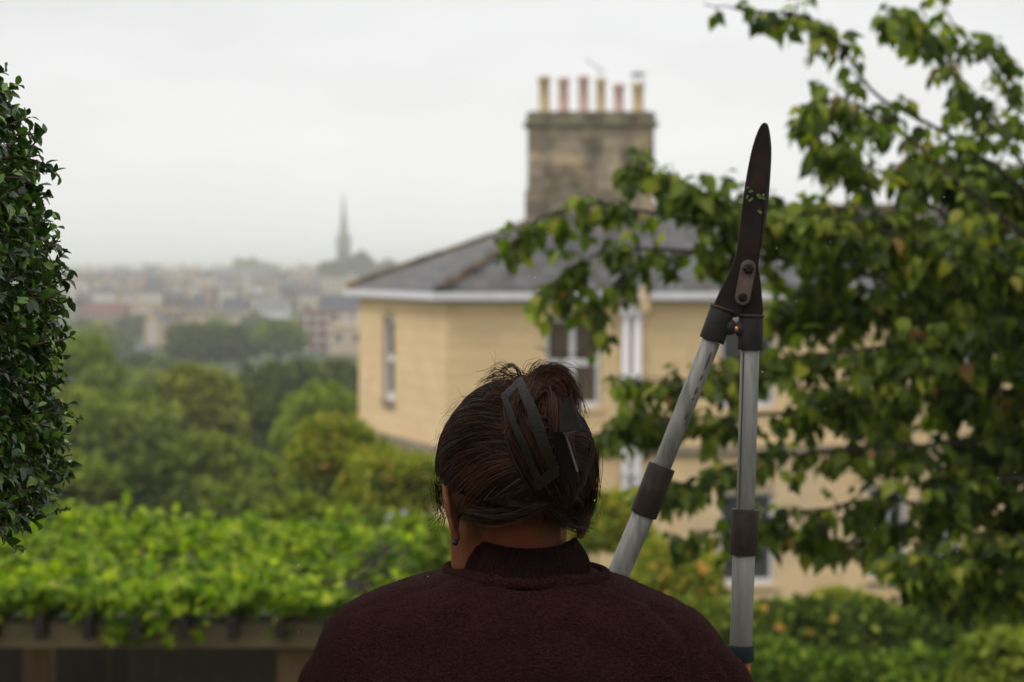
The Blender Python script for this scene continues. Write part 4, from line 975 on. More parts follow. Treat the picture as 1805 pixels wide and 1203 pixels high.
# torso, arms, legs under the clothes
limb(b, [(.0165,YP_+.02,1.26),(.0165,YP_+.02,1.15),(.0165,YP_+.015,.95)], [.10,.11,.12])
SHL, ELL, WRL = (-.155,YP_+.01,1.27), (-.235,YP_+.03,1.04), (-.085,YP_+.215,1.075)
SHR, ELR, WRR = (.188,YP_+.01,1.27), (.285,YP_+.04,1.05), (.262,YP_+.19,1.10)
GL = np.array(at(932, 1378, 2.665)); GR = np.array(at(1303, 1345, 2.665))
limb(b, [SHL, ELL, WRL], [.042,.036,.024]); limb(b, [SHR, ELR, WRR], [.042,.036,.024])
def hand(mb, wrist, grip, axis, side):
    wrist, grip, axis = np.array(wrist, float), np.array(grip, float), norm(np.array(axis, float))
    d = norm(grip-wrist); d = norm(d - axis*np.dot(d, axis)); out = np.cross(axis, d)*side
    palm = grip + out*.024 - d*.020
    Rp = np.stack([axis, d, out], 1)
    sphere(mb, palm, (.040,.040,.013), 18, 12, Rp); limb(mb, [wrist, palm - d*.015], [.023,.020])
    for i, (o_, ln) in enumerate(((.030,.92),(.010,1.05),(-.010,1.0),(-.029,.82))):
        pts = []
        for k in range(6):
            a = math.radians(200 - 250*k/5*ln*.9); pts.append(grip + axis*o_ + (out*-math.cos(a) + d*math.sin(a))*.0245 )
        pts[0] = palm + axis*o_ + d*.022
        V_, F_ = tube(pts, [.0098,.0096,.0092,.0088,.0082,.0074], 8); mb.add(V_, F_)
        for p_ in (pts[0], pts[2], pts[-1]): sphere(mb, p_, .009, 8, 6)
    limb(mb, [palm + axis*.028 - d*.01, grip + axis*.052 - d*.012 + out*.004, grip + axis*.050 - out*.022 + d*.002], [.012,.0105,.0085])
axL = np.array(at(1090,1020,2.665)) - GL; axR = np.array(at(1308,1150,2.665)) - GR
hand(b, WRL, GL, axL, -1); hand(b, WRR, GR, axR, 1)
for s in (-1, 1):
    limb(b, [(.0165+s*.09,YP_+.01,.90),(.0165+s*.10,YP_+.02,.48),(.0165+s*.10,YP_+.0,.09)], [.075,.052,.036])
    limb(b, [(.0165+s*.10,YP_-.02,.05),(.0165+s*.11,YP_+.13,.035)], [.035,.028])
remeshed('body', b, M['skin'], person, .0036, 3)
for s in (-1, 1):
    mb = MB(); sphere(mb, HL(s*.030,.074,-.030), .0115, 14, 10); mb.obj('eye', mat('eye', (.6,.58,.55), rough=.2), person, True)
mb = MB(); sphere(mb, lobe + np.array([-.001,-.000,-.001]), .0032, 14, 10); mb.obj('earring', M['ear'], person, True)

# jumper
sw = MB()
sil = [(985,868,988,.050),(1000,830,1030,.066),(1008,792,1060,.070),(1016,752,1090,.077),(1026,712,1112,.087),(1040,668,1140,.093),(1052,640,1166,.098),(1066,617,1198,.102),(1080,598,1220,.105),(1095,583,1240,.108),(1110,571,1256,.110),(1130,560,1274,.113),(1150,551,1288,.116),(1175,545,1298,.118),(1203,542,1304,.120),(1260,545,1300,.122),(1340,570,1280,.124),(1440,600,1255,.12),(1600,610,1250,.125),(1850,580,1285,.135),(1950,580,1285,.13)]
K = 48; ringsV = []
for py, l, r, dd in sil:
    cxp = (l+r)/2; hwid = (r-l)/2/F*YP_; c = at(cxp, py, YP_); ex = 2.35
    for i in range(K):
        a = 2*math.pi*i/K; ca, sa = math.cos(a), math.sin(a)
        ringsV.append((c.x + hwid*math.copysign(abs(ca)**(2/ex), ca), YP_+.012 + dd*math.copysign(abs(sa)**(2/ex), sa) + (.0 if sa < 0 else .015*sa), c.z))
Fq = [(j*K+i, (j+1)*K+i, (j+1)*K+(i+1)%K, j*K+(i+1)%K) for j in range(len(sil)-1) for i in range(K)]
Fq += [tuple(range(K)), tuple((len(sil)-1)*K+i for i in range(K))[::-1]]
sw.add(ringsV, Fq)
shl = np.array(at(640, 1160, YP_)); shr = np.array(at(1212, 1178, YP_))
limb(sw, [shl+np.array([.01,.01,-.005]), at(601,1218,YP_+.01), ELL, np.array(WRL)*.93+np.array(ELL)*.07], [.050,.049,.054,.036])
limb(sw, [shr+np.array([-.01,.01,-.005]), at(1252,1222,YP_+.01), ELR, np.array(WRR)*.93+np.array(ELR)*.07], [.050,.049,.054,.036])
def fold(co, me):
    px, py, _ = topx(co); nn = np.empty(len(co)*3, np.float32); me.vertices.foreach_get('normal', nn); nn = nn.reshape(-1, 3)
    d = np.zeros(len(co))
    def crease(path, wd, amp):
        P = np.array(path, float); best = np.full(len(co), 1e9)
        for a, b_ in zip(P, P[1:]):
            ab = b_-a; t = np.clip(((px-a[0])*ab[0] + (py-a[1])*ab[1])/np.dot(ab, ab), 0, 1)
            best = np.minimum(best, np.hypot(px-a[0]-ab[0]*t, py-a[1]-ab[1]*t))
        return amp*(np.exp(-(best/wd)**2) - .45*np.exp(-(best/(wd*2.6))**2))
    back = co[:, 1] < YP_+.02
    d += back*crease([(1050,1020),(1130,1062),(1225,1092)], 5, -.0022); d += back*crease([(800,1022),(700,1052),(612,1086)], 5, -.0022)
    d += back*crease([(930,1030),(925,1090),(940,1160)], 40, -.003); d += back*crease([(1010,1110),(1090,1150),(1160,1215)], 24, -.003); d += back*crease([(860,1120),(790,1170),(740,1230)], 24, .003)
    d += back*crease([(1155,1075),(1195,1105),(1222,1150),(1230,1230)], 13, -.0085)
    d += back*crease([(1215,1085),(1252,1130),(1268,1190)], 12, .0035)
    d += back*crease([(700,1060),(662,1110),(640,1190),(636,1260)], 17, -.0055)
    d += back*crease([(1080,1045),(1150,1100),(1170,1180)], 22, .0045)
    d += back*crease([(800,1040),(760,1100),(740,1200)], 28, .0042)
    d += back*crease([(1268,1165),(1290,1190),(1300,1230)], 9, -.0045)
    nzv = np.array([mnoise.noise(Vector((float(a[0])*14, float(a[1])*14, float(a[2])*10)))*.0042 + mnoise.noise(Vector((float(a[0])*7+float(a[2])*22, 3, float(a[2])*9-float(a[0])*12)))*.0035 + mnoise.noise(Vector((float(a[0])*55, float(a[1])*55, float(a[2])*55)))*.0006 for a in co])
    return co + nn*(d + nzv)[:, None]
swo = remeshed('jumper', sw, M['knit'], person, .0055, 6, fold)
# wool fibres standing off the knit
me = swo.data; nv = len(me.vertices); co = np.empty(nv*3, np.float32); me.vertices.foreach_get('co', co); co = co.reshape(-1,3); nn = np.empty(nv*3, np.float32); me.vertices.foreach_get('normal', nn); nn = nn.reshape(-1,3)
cw = co + np.array(ORG[person], np.float32); ok = np.where((cw[:,1] < YP_+.05) & (cw[:,2] > 1.22))[0]
def fibres(ok, co, nn, n, L, name, m, parent):
    i = rng.choice(ok, n); p = co[i] + rng.normal(scale=.0022, size=(n,3)); p -= nn[i]*np.sum((p-co[i])*nn[i], axis=1, keepdims=True)
    t = rng.normal(size=(n,3)); t -= nn[i]*np.sum(t*nn[i], axis=1, keepdims=True)*rng.uniform(.35,1,(n,1)); t = norm(t); l = L*rng.uniform(.4,1.3,(n,1))
    s = norm(np.cross(t, nn[i]))*.00012
    V = np.stack([p-s, p+s, p+t*l*.6+nn[i]*l*.22+s*.5, p+t*l+nn[i]*l*.3], 1).reshape(-1,3); Q = np.arange(n*4).reshape(-1,4)
    me = mesh_quads(name, V, Q, False); o = link(name, me, m, parent); o['kind'] = 'stuff'; return o
fibres(ok, co, nn, 42000, .0032, 'wool_fibres', M['knit_fuzz'], person)
# ribbed stand-up collar
cb = np.array(at(926, 1008, YP_+.008)); ct = np.array(at(932, 949, YP_+.004)); NS = 300
V = []; Fc = []
prof = [(0,0,.098),(0.0,.01,0),]
levels = 16
for side in (0, 1):
    for j in range(levels):
        f = j/(levels-1); ff = f if side == 0 else 1-f
        for i in range(NS):
            a = 2*math.pi*i/NS; rx = (.0665*(1-ff)+.0495*ff) + .004*math.sin(ff*math.pi); ry = (.070*(1-ff)+.052*ff)
            rib = .0008*math.cos(a*75); off = (rib + .0) if side == 0 else -.0035
            c = cb*(1-ff) + ct*ff
            back = max(0, -math.sin(a))
            z = c[2] - .0058*back**1.5*ff + .012*ff*max(0, math.sin(a))*-1.2 + (.003*math.sin(a*3+1) * (1-ff)*0)
            x = c[0] + (rx+off)*math.cos(a)*(1 + (.04 if math.cos(a) > 0 else -.02)*(1-ff)); y = c[1] + (ry+off)*math.sin(a)
            if side == 0 and j == levels-1: z += .0012
            V.append((x, y, z))
L2 = levels*2
for j in range(L2-1):
    for i in range(NS): Fc.append((j*NS+i, j*NS+(i+1)%NS, (j+1)*NS+(i+1)%NS, (j+1)*NS+i))
col_o = obj('collar', V, Fc, M['knit_collar'], person, True)
# ribbed seam band where collar meets shoulders
V = []; Fc = []; NS = 420; KB = 10
for i in range(NS):
    a = 2*math.pi*i/NS; ca, sa = math.cos(a), math.sin(a)
    pxl = 927 + (139 if ca < 0 else 141)*ca; base_y = 1004 + 8*max(0, -sa)**1.2 + (9*ca if ca > 0 else -1*ca)
    c = np.array(at(pxl, base_y, YP_+.010)); c[1] = YP_ + .012 + .0815*sa
    rr = .0062*(1+.10*math.cos(i*math.pi*2*100/NS)); 
    o_ = np.array([ca, sa*.9, 0])
    for k in range(KB):
        b_ = 2*math.pi*k/KB; V.append(c + o_*math.cos(b_)*rr*.75 + np.array([0,0,1])*math.sin(b_)*rr)
for i in range(NS):
    for k in range(KB): Fc.append((i*KB+k, i*KB+(k+1)%KB, ((i+1)%NS)*KB+(k+1)%KB, ((i+1)%NS)*KB+k))
bo = obj('collar_seam', V, Fc, M['knit'], person, True)
for o_, L_, n_ in ((col_o, .0022, 5000), (bo, .0026, 3500)):
    me = o_.data; nv = len(me.vertices); c2 = np.empty(nv*3, np.float32); me.vertices.foreach_get('co', c2); c2 = c2.reshape(-1,3); n2 = np.empty(nv*3, np.float32); me.vertices.foreach_get('normal', n2); n2 = n2.reshape(-1,3)
    ctr = np.array([0, .01, 0]); out = (c2-c2.mean(0))*np.array([1,1,0]); n2 = np.where(np.sum(n2*out, axis=1, keepdims=True) < 0, -n2, n2)
    fibres(np.where(c2[:,1] < .03)[0], c2, norm(n2), n_, L_, 'wool_fibres', M['knit_fuzz'], person)
tr = MB()
for s in (-1, 1): limb(tr, [(.0165+s*.085,YP_+.01,.93),(.0165+s*.10,YP_+.02,.48),(.0165+s*.10,YP_+.0,.07)], [.105,.075,.062])
limb(tr, [(-.05,YP_+.01,.95),(.08,YP_+.01,.95)], [.13,.13])
remeshed('trousers', tr, M['denim'], person, .009, 5)
for s in (-1, 1):
    bt = MB(); limb(bt, [(.0165+s*.10,YP_-.03,.06),(.0165+s*.11,YP_+.06,.05),(.0165+s*.115,YP_+.15,.042)], [.05,.046,.042]); limb(bt, [(.0165+s*.10,YP_-.02,.06),(.0165+s*.10,YP_-.0,.2)], [.05,.052])
    remeshed('boot', bt, M['shoe'], person, .007, 4)

# ---- hair: under-cap, swept strands, twist, tuft
AR = np.array([.0835,.098,.0925])           # hair volume half axes (right, forward, up)
HC2 = HC + RH @ np.array([.001,-.002,.004])
def on_hair(d, lift=1.0): d = norm(np.asarray(d, float)); return HC2 + ((d*AR)*lift) @ RH.T
hb = MB(); seg, rg = 64, 40; V = []
def hairline(f): return -.068 + .66*(f+.092)
for j in range(rg+1):
    th = math.pi*j/rg
    for i in range(seg):
        a = 2*math.pi*i/seg; d = np.array([math.sin(th)*math.cos(a), math.sin(th)*math.sin(a), math.cos(th)]); loc = d*AR
        low = hairline(loc[1]) 
        if loc[2] < low: loc = loc*.90; loc[2] = max(loc[2], low-.004)
        bump_ = 1 + .012*mnoise.noise(Vector(loc*40))
        V.append(HC2 + RH @ (loc*.975*bump_))
Fc = [(j*seg+i, (j+1)*seg+i, (j+1)*seg+(i+1)%seg, j*seg+(i+1)%seg) for j in range(rg) for i in range(seg)]
cap = obj('hair', V, Fc, M['hair_base'], person, True)
def backY(px, py):
    c = topx([HC2]); cxp, cyp = c[0][0], c[1][0]
    u = (px-cxp)/F*YP_/.0845; v = (cyp-py)/F*YP_/.0935
    return HC2[1] - .0975*np.sqrt(np.maximum(0.02, 1-u*u-v*v))
def ppt(px, py, lift=0): 
    return np.array(at(px, py, float(backY(px, py))-lift))
def twist_line(s): px = 968 - 50*s; py = 884 - 186*s; return ppt(px, py, .012)
strandP, strandR = [], []; redP = ([], [])
MS = 16
def to_dir(P): 
    l = (np.asarray(P)-HC2) @ RH; return norm(l/AR)
n = 5200
clump = (np.arange(124) + rng.random(124)*.7)/124
for k in range(n):
    ck = clump[rng.integers(124)] if k % 9 else rng.random()
    phi = (ck*2-1)*math.pi + rng.normal()*.012       # azimuth from the back, signed
    # point of the hairline at that azimuth
    az = np.array([math.sin(phi), -math.cos(phi)]); f = az[1]*.093; up = hairline(f) + rng.uniform(-.002,.03)*(1 if abs(phi) > .9 else .35)
    d0 = norm(np.array([az[0]*.080, f, up])/AR)
    s = min(1, abs(phi)/math.pi*1.25)*.9 + .02 + rng.normal()*.035
    if abs(phi) < .55: s = .02 + abs(phi)*.25 + abs(rng.normal())*.08
    d1 = to_dir(twist_line(min(max(s, 0), 1)))
    d1 = norm(d1 + rng.normal(size=3)*.03)
    om = math.acos(float(np.clip(np.dot(d0, d1), -1, 1))); t = np.linspace(0, 1, MS)
    D = (np.sin((1-t)*om)[:, None]*d0 + np.sin(t*om)[:, None]*d1)/max(math.sin(om), 1e-3)
    D[:, 2] += .10*np.sin(t*math.pi)*(1 if abs(phi) > .7 else .2)       # arcs lift upward
    wob = rng.normal()*.012; D += (np.sin(t*math.pi*2+rng.random()*6)[:, None]*wob)*np.array([.3,.3,1])
    lift = 1.0 + .05*mnoise.noise(Vector((ck*60, 0, 5)))*(.35+.65*np.sin(t*math.pi)) + rng.uniform(-.012,.016) + .03*t + .018*np.sin(t*9+ck*200)*t
    P_ = HC2 + ((norm(D)*AR)*lift[:, None]) @ RH.T
    tgt = redP if (math.sin(ck*733.1)*43758.5) % 1 < .26 else (strandP, strandR)
    tgt[0].append(P_); tgt[1].append(np.full(MS, rng.uniform(.00018,.00038))*np.linspace(1,.8,MS))
# stray stubble at the nape
for k in range(420):    # short downy hairs below the hairline
    px = rng.uniform(830,1012); py0 = rng.uniform(900,920); a = ppt(px, py0, -.012); a[1] = YP_-.052+rng.uniform(0,.012); dn = np.array([rng.normal()*.007, -.002+rng.normal()*.004, -rng.uniform(.006,.022)]); tt_ = np.linspace(0,1,MS)[:, None]
    strandP.append(a + dn*tt_ + np.array([.003*math.sin(k),-.003,0])*np.sin(tt_*4)); strandR.append(np.full(MS, .00010)*np.linspace(1,.4,MS))
for k in range(500):
    px, py = rng.uniform(800,1030), rng.uniform(895,925); a = ppt(px, py, -.006); e_ = a + np.array([(930-px)/F*YP_*.15+rng.normal()*.004, -.004+rng.normal()*.003, rng.uniform(.008,.03)])
    P_ = a + (e_-a)*np.linspace(0,1,MS)[:, None] + np.array([0,-.003,0])*np.sin(np.linspace(0,math.pi,MS))[:, None]
    strandP.append(P_); strandR.append(np.full(MS, .0002))
def emit(P, R, m, name):
    V, Q = tubes_fast(np.array(P), np.array(R), 3); o = fastobj(name, V, Q, m, person); return o
# vertical twist
tw_s = np.linspace(0, 1, MS)
for k in range(1500):
    al = rng.uniform(-1.75, 1.75); tws = rng.uniform(.5, 1.1); s0 = rng.uniform(-.06, .35); s1 = rng.uniform(.75, 1.04); ss = s0+(s1-s0)*tw_s
    Rr = (.0300+rng.uniform(-.004,.0015))*np.sqrt(np.clip(1-((ss-.55)/.68)**2, .12, 1))
    P_ = []
    for s_, r_ in zip(ss, Rr):
        a_ = al - tws*(s_-.5)*1.2; c = np.array(at(976-46*s_, 886-190*s_, float(backY(970-46*s_, 880-180*s_))+.004))
        P_.append(c + np.array([math.sin(a_)*r_*1.12, -math.cos(a_)*r_*1.02, 0]))
    strandP.append(np.array(P_)); strandR.append(np.full(MS, rng.uniform(.0002,.0004)))
tb = MB(); cpts = [at(976-46*s_, 886-190*s_, float(backY(970-46*s_, 880-180*s_))+.006) for s_ in np.linspace(0,1,8)]
Vt, Ft = tube(cpts, [.010,.021,.026,.0275,.0275,.026,.021,.010], 20); obj('hair', Vt, Ft, M['hair_base'], person, True)
def guide(pts, n, s0, s1, out, rad_=(.0002,.0004), curl=.0, mm=20):
    G = np.array([at(p[0], p[1], (float(backY(p[0], p[1])) if len(p) < 3 or p[2] < 1 else 0) - (p[2] if len(p) > 2 and p[2] < 1 else .01) + (p[2] if len(p) > 2 and p[2] >= 1 else 0)) for p in pts])
    sp = spline(G, MS); t = np.linspace(0,1,MS)
    for k in range(n):
        o0 = rng.normal(size=3)*s0; o1 = rng.normal(size=3)*s1; ph = rng.random(3)*6.28
        P_ = sp + o0*(1-t)[:, None] + o1*t[:, None] + curl*np.sin(t[:, None]*7+ph)*rng.random()
        out[0].append(P_); out[1].append(np.full(MS, rng.uniform(*rad_))*np.linspace(1,.6,MS))
T1 = ([], [])     # tuft, red-brown, with caught light put into its colour
YT = HC2[1]-.075
for pts, n_, s0, s1 in (
  ([(935,705,.03),(921,672,.032),(911,650,.03),(897,644,.03),(884,656,.03)], 22, .0012, .0008),
  ([(925,700,.02),(915,668,.02),(895,664,.02),(868,672,.02),(852,690,.02)], 16, .002, .004),
  ([(930,705,.02),(905,690,.02),(878,672,.02),(866,664,.02)], 18, .002, .003),
  ([(925,712,.015),(898,700,.015),(868,690,.015),(855,699,.015)], 26, .003, .003),
  ([(915,715,.012),(890,702,.012),(862,704,.012)], 26, .003, .003),
  ([(905,720,.012),(885,700,.012),(872,676,.012)], 18, .003, .003),
  ([(932,706,.03),(945,672,.034),(972,655,.03),(998,672,.026),(1009,704,.022),(1007,728,.02)], 150, .003, .0035),
  ([(928,702,.03),(940,668,.03),(962,652,.028),(986,658,.024),(1003,680,.02)], 90, .003, .003),
  ([(935,700,.035),(955,676,.038),(980,680,.036),(992,705,.034),(993,745,.028),(985,785,.02)], 130, .003, .005),
  ([(930,712,.035),(948,690,.04),(966,695,.04),(972,725,.036),(970,770,.03),(966,820,.02)], 130, .003, .005),
  ([(930,700,.03),(905,672,.03),(880,660,.026),(862,672,.022)], 30, .003, .005),
  ([(950,690,.03),(985,668,.03),(1012,690,.026),(1022,722,.022)], 34, .003, .004),
  ([(935,700,.03),(930,670,.03),(938,650,.028),(952,642,.026)], 22, .003, .004),
  ([(925,690,.02),(950,655,.02),(972,646,.018),(984,654,.016)], 26, .002, .003),
  ([(940,700,.02),(960,662,.012),(985,650,.008),(1002,664,.005),(1012,690,.003)], 70, .003, .004),
  ([(900,760,.02),(905,735,.025),(915,700,.03),(930,690,.03)], 60, .004, .003),
  ([(955,690,.02),(930,672,.01),(905,680,.005),(880,700,.003)], 60, .004, .005),
): guide(pts, int(n_*1.15), s0, s1*1.55, T1, curl=.0022)
emit(T1[0]+redP[0], T1[1]+redP[1], M['hair_red'], 'hair_tuft')
T2 = ([], [])
for pts, n_, s0, s1 in (
  ([(1042,800,.0),(1046,850,.002),(1040,895,.004),(1020,915,.004),(1000,905,.006)], 120, .004, .004),
  ([(1035,780,.002),(1020,840,.008),(1000,868,.012),(975,880,.014)], 140, .004, .005),
  ([(975,892,.012),(1000,875,.014),(1018,888,.012),(1020,915,.008),(1010,930,.006)], 70, .003, .003),
  ([(900,884,.006),(940,890,.010),(975,878,.014),(1005,862,.014)], 60, .0025, .003),
  ([(975,905,.008),(985,880,.012),(1005,872,.012),(1020,885,.010)], 40, .002, .002),
  ([(830,905,.002),(870,912,.004),(915,905,.008),(960,890,.012)], 160, .005, .004),
  ([(1030,925,.0),(1000,918,.005),(975,900,.010),(955,880,.014)], 120, .005, .004),
  ([(774,850,-.01),(773,880,-.01),(780,903,-.012),(770,916,-.012)], 46, .0045, .007),
): guide(pts, n_, s0, s1, T2, curl=.0012)
strandP += T2[0]; strandR += T2[1]
T3 = ([], [])
for pts in (
  [(872,690),(871,665),(876,640),(870,622)], [(876,690),(880,660),(873,640)], [(790,905),(775,895),(757,880)], [(792,898),(776,888),(762,885)], [(790,912),(772,900),(752,880)],
  [(785,905),(776,935),(781,962),(793,985)], [(1046,860),(1060,900),(1058,928),(1040,945)], [(1044,880),(1056,905),(1052,930),(1036,938)], [(1048,850),(1064,890),(1060,915),(1046,925)],
  [(800,720),(776,752),(766,800)], [(830,700),(800,712),(785,735)], [(768,840),(740,838),(700,852)], [(770,850),(735,856),(712,880)], [(772,820),(750,815),(722,835)], [(775,780),(760,800),(762,830)],
  [(960,650),(975,640),(995,648),(1014,668)], [(850,692),(835,700),(815,700)], [(1030,770),(1042,790),(1048,820)], [(1010,930),(1022,920),(1020,890),(1006,870)], [(1020,985),(1010,950),(1022,910)], [(985,650),(1000,640),(1020,652)],
  [(765,860),(745,880),(735,905)],[(900,650),(885,640),(868,648),(850,670)]):
    guide([(a, b_, .004) for a, b_ in pts], 3, .002, .0035, T3, (.00009,.00016), .002)
for k in range(260):      # frizz round the outline
    d = norm(np.array([rng.normal(), -abs(rng.normal())*.6, abs(rng.normal())*.9-.15])); p0 = on_hair(d, .99); tdir = norm(np.cross(d @ RH.T, rng.normal(size=3)) + (d @ RH.T)*.25); l = rng.uniform(.01,.03)
    t = np.linspace(0,1,MS)[:, None]; P_ = p0 + tdir*l*t + (d @ RH.T)*.006*np.sin(t*math.pi*.8)*rng.random(); T3[0].append(P_); T3[1].append(np.full(MS, .00009))
emit(strandP, strandR, M['hair'], 'hair_strands')
emit(T3[0], T3[1], M['hair_red'], 'stray_hairs')

# ---- claw clip
def plate(outer, inner, yf, th, name, m, parent, sub=5):
    mb = MB()
    def dens(L): 
        o = []
        for a, b_ in zip(L, L[1:]+L[:1]):
            for k in range(sub): o.append((a[0]+(b_[0]-a[0])*k/sub, a[1]+(b_[1]-a[1])*k/sub))
        return o
    def chai(L):
        o = []
        for a, b_ in zip(L, L[1:]+L[:1]): o += [(a[0]*.75+b_[0]*.25, a[1]*.75+b_[1]*.25), (a[0]*.25+b_[0]*.75, a[1]*.25+b_[1]*.75)]
        return o
    O, I = chai(dens(outer)), chai(dens(inner)); n = len(O)
    V = [at(p[0], p[1], yf(*p)) for p in O] + [at(p[0], p[1], yf(*p)) for p in I] + [at(p[0], p[1], yf(*p)+th) for p in O] + [at(p[0], p[1], yf(*p)+th) for p in I]
    Fq = []
    for i in range(n):
        j = (i+1) % n; Fq += [(i, j, n+j, n+i), (2*n+j, 2*n+i, 3*n+i, 3*n+j), (i, 2*n+i, 2*n+j, j), (n+i, n+j, 3*n+j, 3*n+i)]
    mb.add(V, Fq); o = mb.obj(name, m, parent); bv = o.modifiers.new('b', 'BEVEL'); bv.width = .0011; bv.segments = 2; bv.limit_method = 'ANGLE'; return o
clip = MB()
YK = HC2[1] - .0975 - .052
def yfr(px, py): return YK + .0000014*(py-765)**2 + .00012*(940-px) + .004
M['claw_in'] = mat('shaded_plastic', (.004,.003,.0025), rough=.7, spec=.05)
M['edge_grey'] = mat('rim_lit_clip_edge', (.06,.055,.052), rough=.4)  # rim light along the clip's lower bar, painted as a paler grey
claw = plate([(919,662),(945,716),(966,775),(988,838),(948,866),(925,805),(901,752),(882,697)], [(911,684),(927,724),(948,787),(969,829),(951,843),(934,797),(911,746),(896,704)], yfr, .0032, 'hair_claw', M['claw'], person)
def yfr2(px, py): return YK - .004 + .0004*abs(px-1000) + .00008*abs(py-760)
pol = [(996,700),(1000,697),(1006,698),(1010,704),(1027,746),(1028,752),(1023,757),(998,769),(991,764),(985,735)]
V = [at(p[0],p[1],yfr2(*p)) for p in pol] + [at(p[0],p[1],yfr2(*p)+.004) for p in pol]; n = len(pol)
MB().add(V, [tuple(range(n))[::-1], tuple(range(n, 2*n))] + [(i, (i+1)%n, n+(i+1)%n, n+i) for i in range(n)]).obj('claw_grip', M['claw'], claw)
pol = [(975,762),(988,762),(999,771),(1018,830),(1016,842),(1006,852),(992,856),(990,838),(980,800)]
V = [at(p[0],p[1],YK+.010) for p in pol] + [at(p[0],p[1],YK+.022) for p in pol]; n = len(pol)
MB().add(V, [tuple(range(n))[::-1], tuple(range(n, 2*n))] + [(i, (i+1)%n, n+(i+1)%n, n+i) for i in range(n)]).obj('claw_jaw', M['claw_in'], claw)
V, Fq = tube([at(a, b_, YK+.009) for a, b_ in ((998,769),(1008,800),(1018,832))], .0013, 6); obj('claw_rim', V, Fq, M['edge_grey'], claw)
for i in range(6):
    a = i/5; p0 = at(945+30*a, 740+88*a, YK+.012); p1 = p0 + Vector((.008,.02,0)); p2_ = p0 + Vector((.012,.038,-.004)); V, Fq = tube([p0,p1,p2_], [.002,.0018,.001], 6); obj('claw_tooth', V, Fq, M['claw_in'], claw)

# ------------------------------------------------------------------ the telescopic shears
YT2 = 2.665
M['blade'] = mat('dark_rusty_steel', (.008,.0055,.005), (.016,.0095,.0075), .55, 45, .4, 120, c3=(.028,.013,.009), bdist=.0006, spec=.12)
M['edge'] = mat('blued_blade_edge', (.012,.013,.019), (.022,.022,.03), .45, 40, .2, spec=.25)
M['rust'] = mat('worn_rusty_link', (.055,.036,.029), (.10,.07,.056), .7, 90, .6, 160, c3=(.06,.03,.022), bdist=.0006)
M['rubber'] = mat('black_plastic', (.010,.0095,.0095), (.017,.016,.016), .6, 80, .3, 220, c3=(.022,.020,.018), bdist=.0005, spec=.15)
M['sleeve'] = mat('dark_brown_sleeve', (.014,.010,.008), (.026,.018,.014), .6, 50, .2, 150, c3=(.04,.026,.018), bdist=.0005, spec=.15)
M['alu'] = mat('worn_aluminium', (.155,.15,.14), (.215,.205,.19), .5, 22, .15, 120, c3=(.10,.09,.078), metal=.35, stretch=(6,6,.7), bdist=.0005)
M['alu_stain'] = mat('black_scuffs', (.04,.04,.035), rough=.7)
M['teal'] = mat('dark_teal_collar', (.006,.012,.015), rough=.7, spec=.15)
M['orange'] = mat('orange_grip', (.28,.085,.015), rough=.7)
shear = thing('garden_shears', 'long telescopic garden shears with dark rusty blades held upright by the woman', 'shears', tuple(at(1310, 1400, YT2)))
def slab(pol, Y, th, name, m, parent, bev=.0008):
    n = len(pol); V = [at(p[0],p[1],Y) for p in pol]; V = V + [v + Vector((0,th,0)) for v in V]
    o = MB().add(V, [tuple(range(n)), tuple(range(n,2*n))[::-1]] + [((i+1)%n, i, n+i, n+(i+1)%n) for i in range(n)]).obj(name, m, parent)
    b = o.modifiers.new('b','BEVEL'); b.width = bev; b.segments = 2; b.limit_method = 'ANGLE'; return o
def smooth_poly(p, n=6):
    P = np.array(p + p[:1], float); return [tuple(q) for q in spline(P, len(p)*n)[:-1]]
bl1 = slab(smooth_poly([(1350,216),(1343,219),(1335,234),(1326,262),(1318,300),(1311,345),(1305,395),(1299,440),(1293,462),(1283,486),(1266,520),(1256,545),(1262,552),(1290,560),(1303,556),(1316,534),(1331,505),(1334,470),(1339,430),(1344,390),(1349,345),(1354,300),(1356,260),(1355,232)],4), YT2-.004, .0035, 'blade', M['blade'], shear)
bl2 = slab(smooth_poly([(1352,217),(1356,228),(1360,262),(1358,310),(1355,350),(1349,395),(1344,428),(1339,450),(1337,470),(1340,490),(1343,520),(1344,556),(1325,562),(1304,558),(1303,530),(1310,490),(1322,440),(1335,350),(1345,270)],4), YT2+.0005, .0035, 'blade', M['blade'], shear)
slab(smooth_poly([(1353,222),(1357,236),(1360,265),(1358,312),(1354,352),(1348,395),(1343,428),(1341,426),(1345,392),(1350,345),(1354,300),(1356,262)],4), YT2-.0006, .0015, 'cutting_edge', M['edge'], bl2, .0003)
lk = [(1319+13.5*math.cos(a), 472+13.5*math.sin(a)) for a in np.linspace(math.pi+.1, 2*math.pi+.1, 12)] + [(1309+13.5*math.cos(a), 525+13.5*math.sin(a)) for a in np.linspace(.1, math.pi+.1, 12)]
slab(lk, YT2-.0085, .003, 'link_plate', M['rust'], shear)
for (a, b_, r) in ((1319,474,.0065),(1309,524,.0052)):
    c = at(a, b_, YT2-.0088); MB().lathe(c, [(r,0),(r,.003),(r*.6,.0045)], 6 if a == 1319 else 14, (0,-1,0)).obj('bolt', M['blade'], shear)
def pipe(p0, p1, r, name, m, parent, Y=YT2, k=24, r1=None):
    V, Fq = tube([at(*p0, Y), at(*p1, Y)], [r, r1 or r], k); o = obj(name, V, Fq, m, parent, True); 
    b = o.modifiers.new('b','BEVEL'); b.width = .0007; b.segments = 2; b.limit_method = 'ANGLE'; b.angle_limit = 1.0; return o
pxm = YT2/F
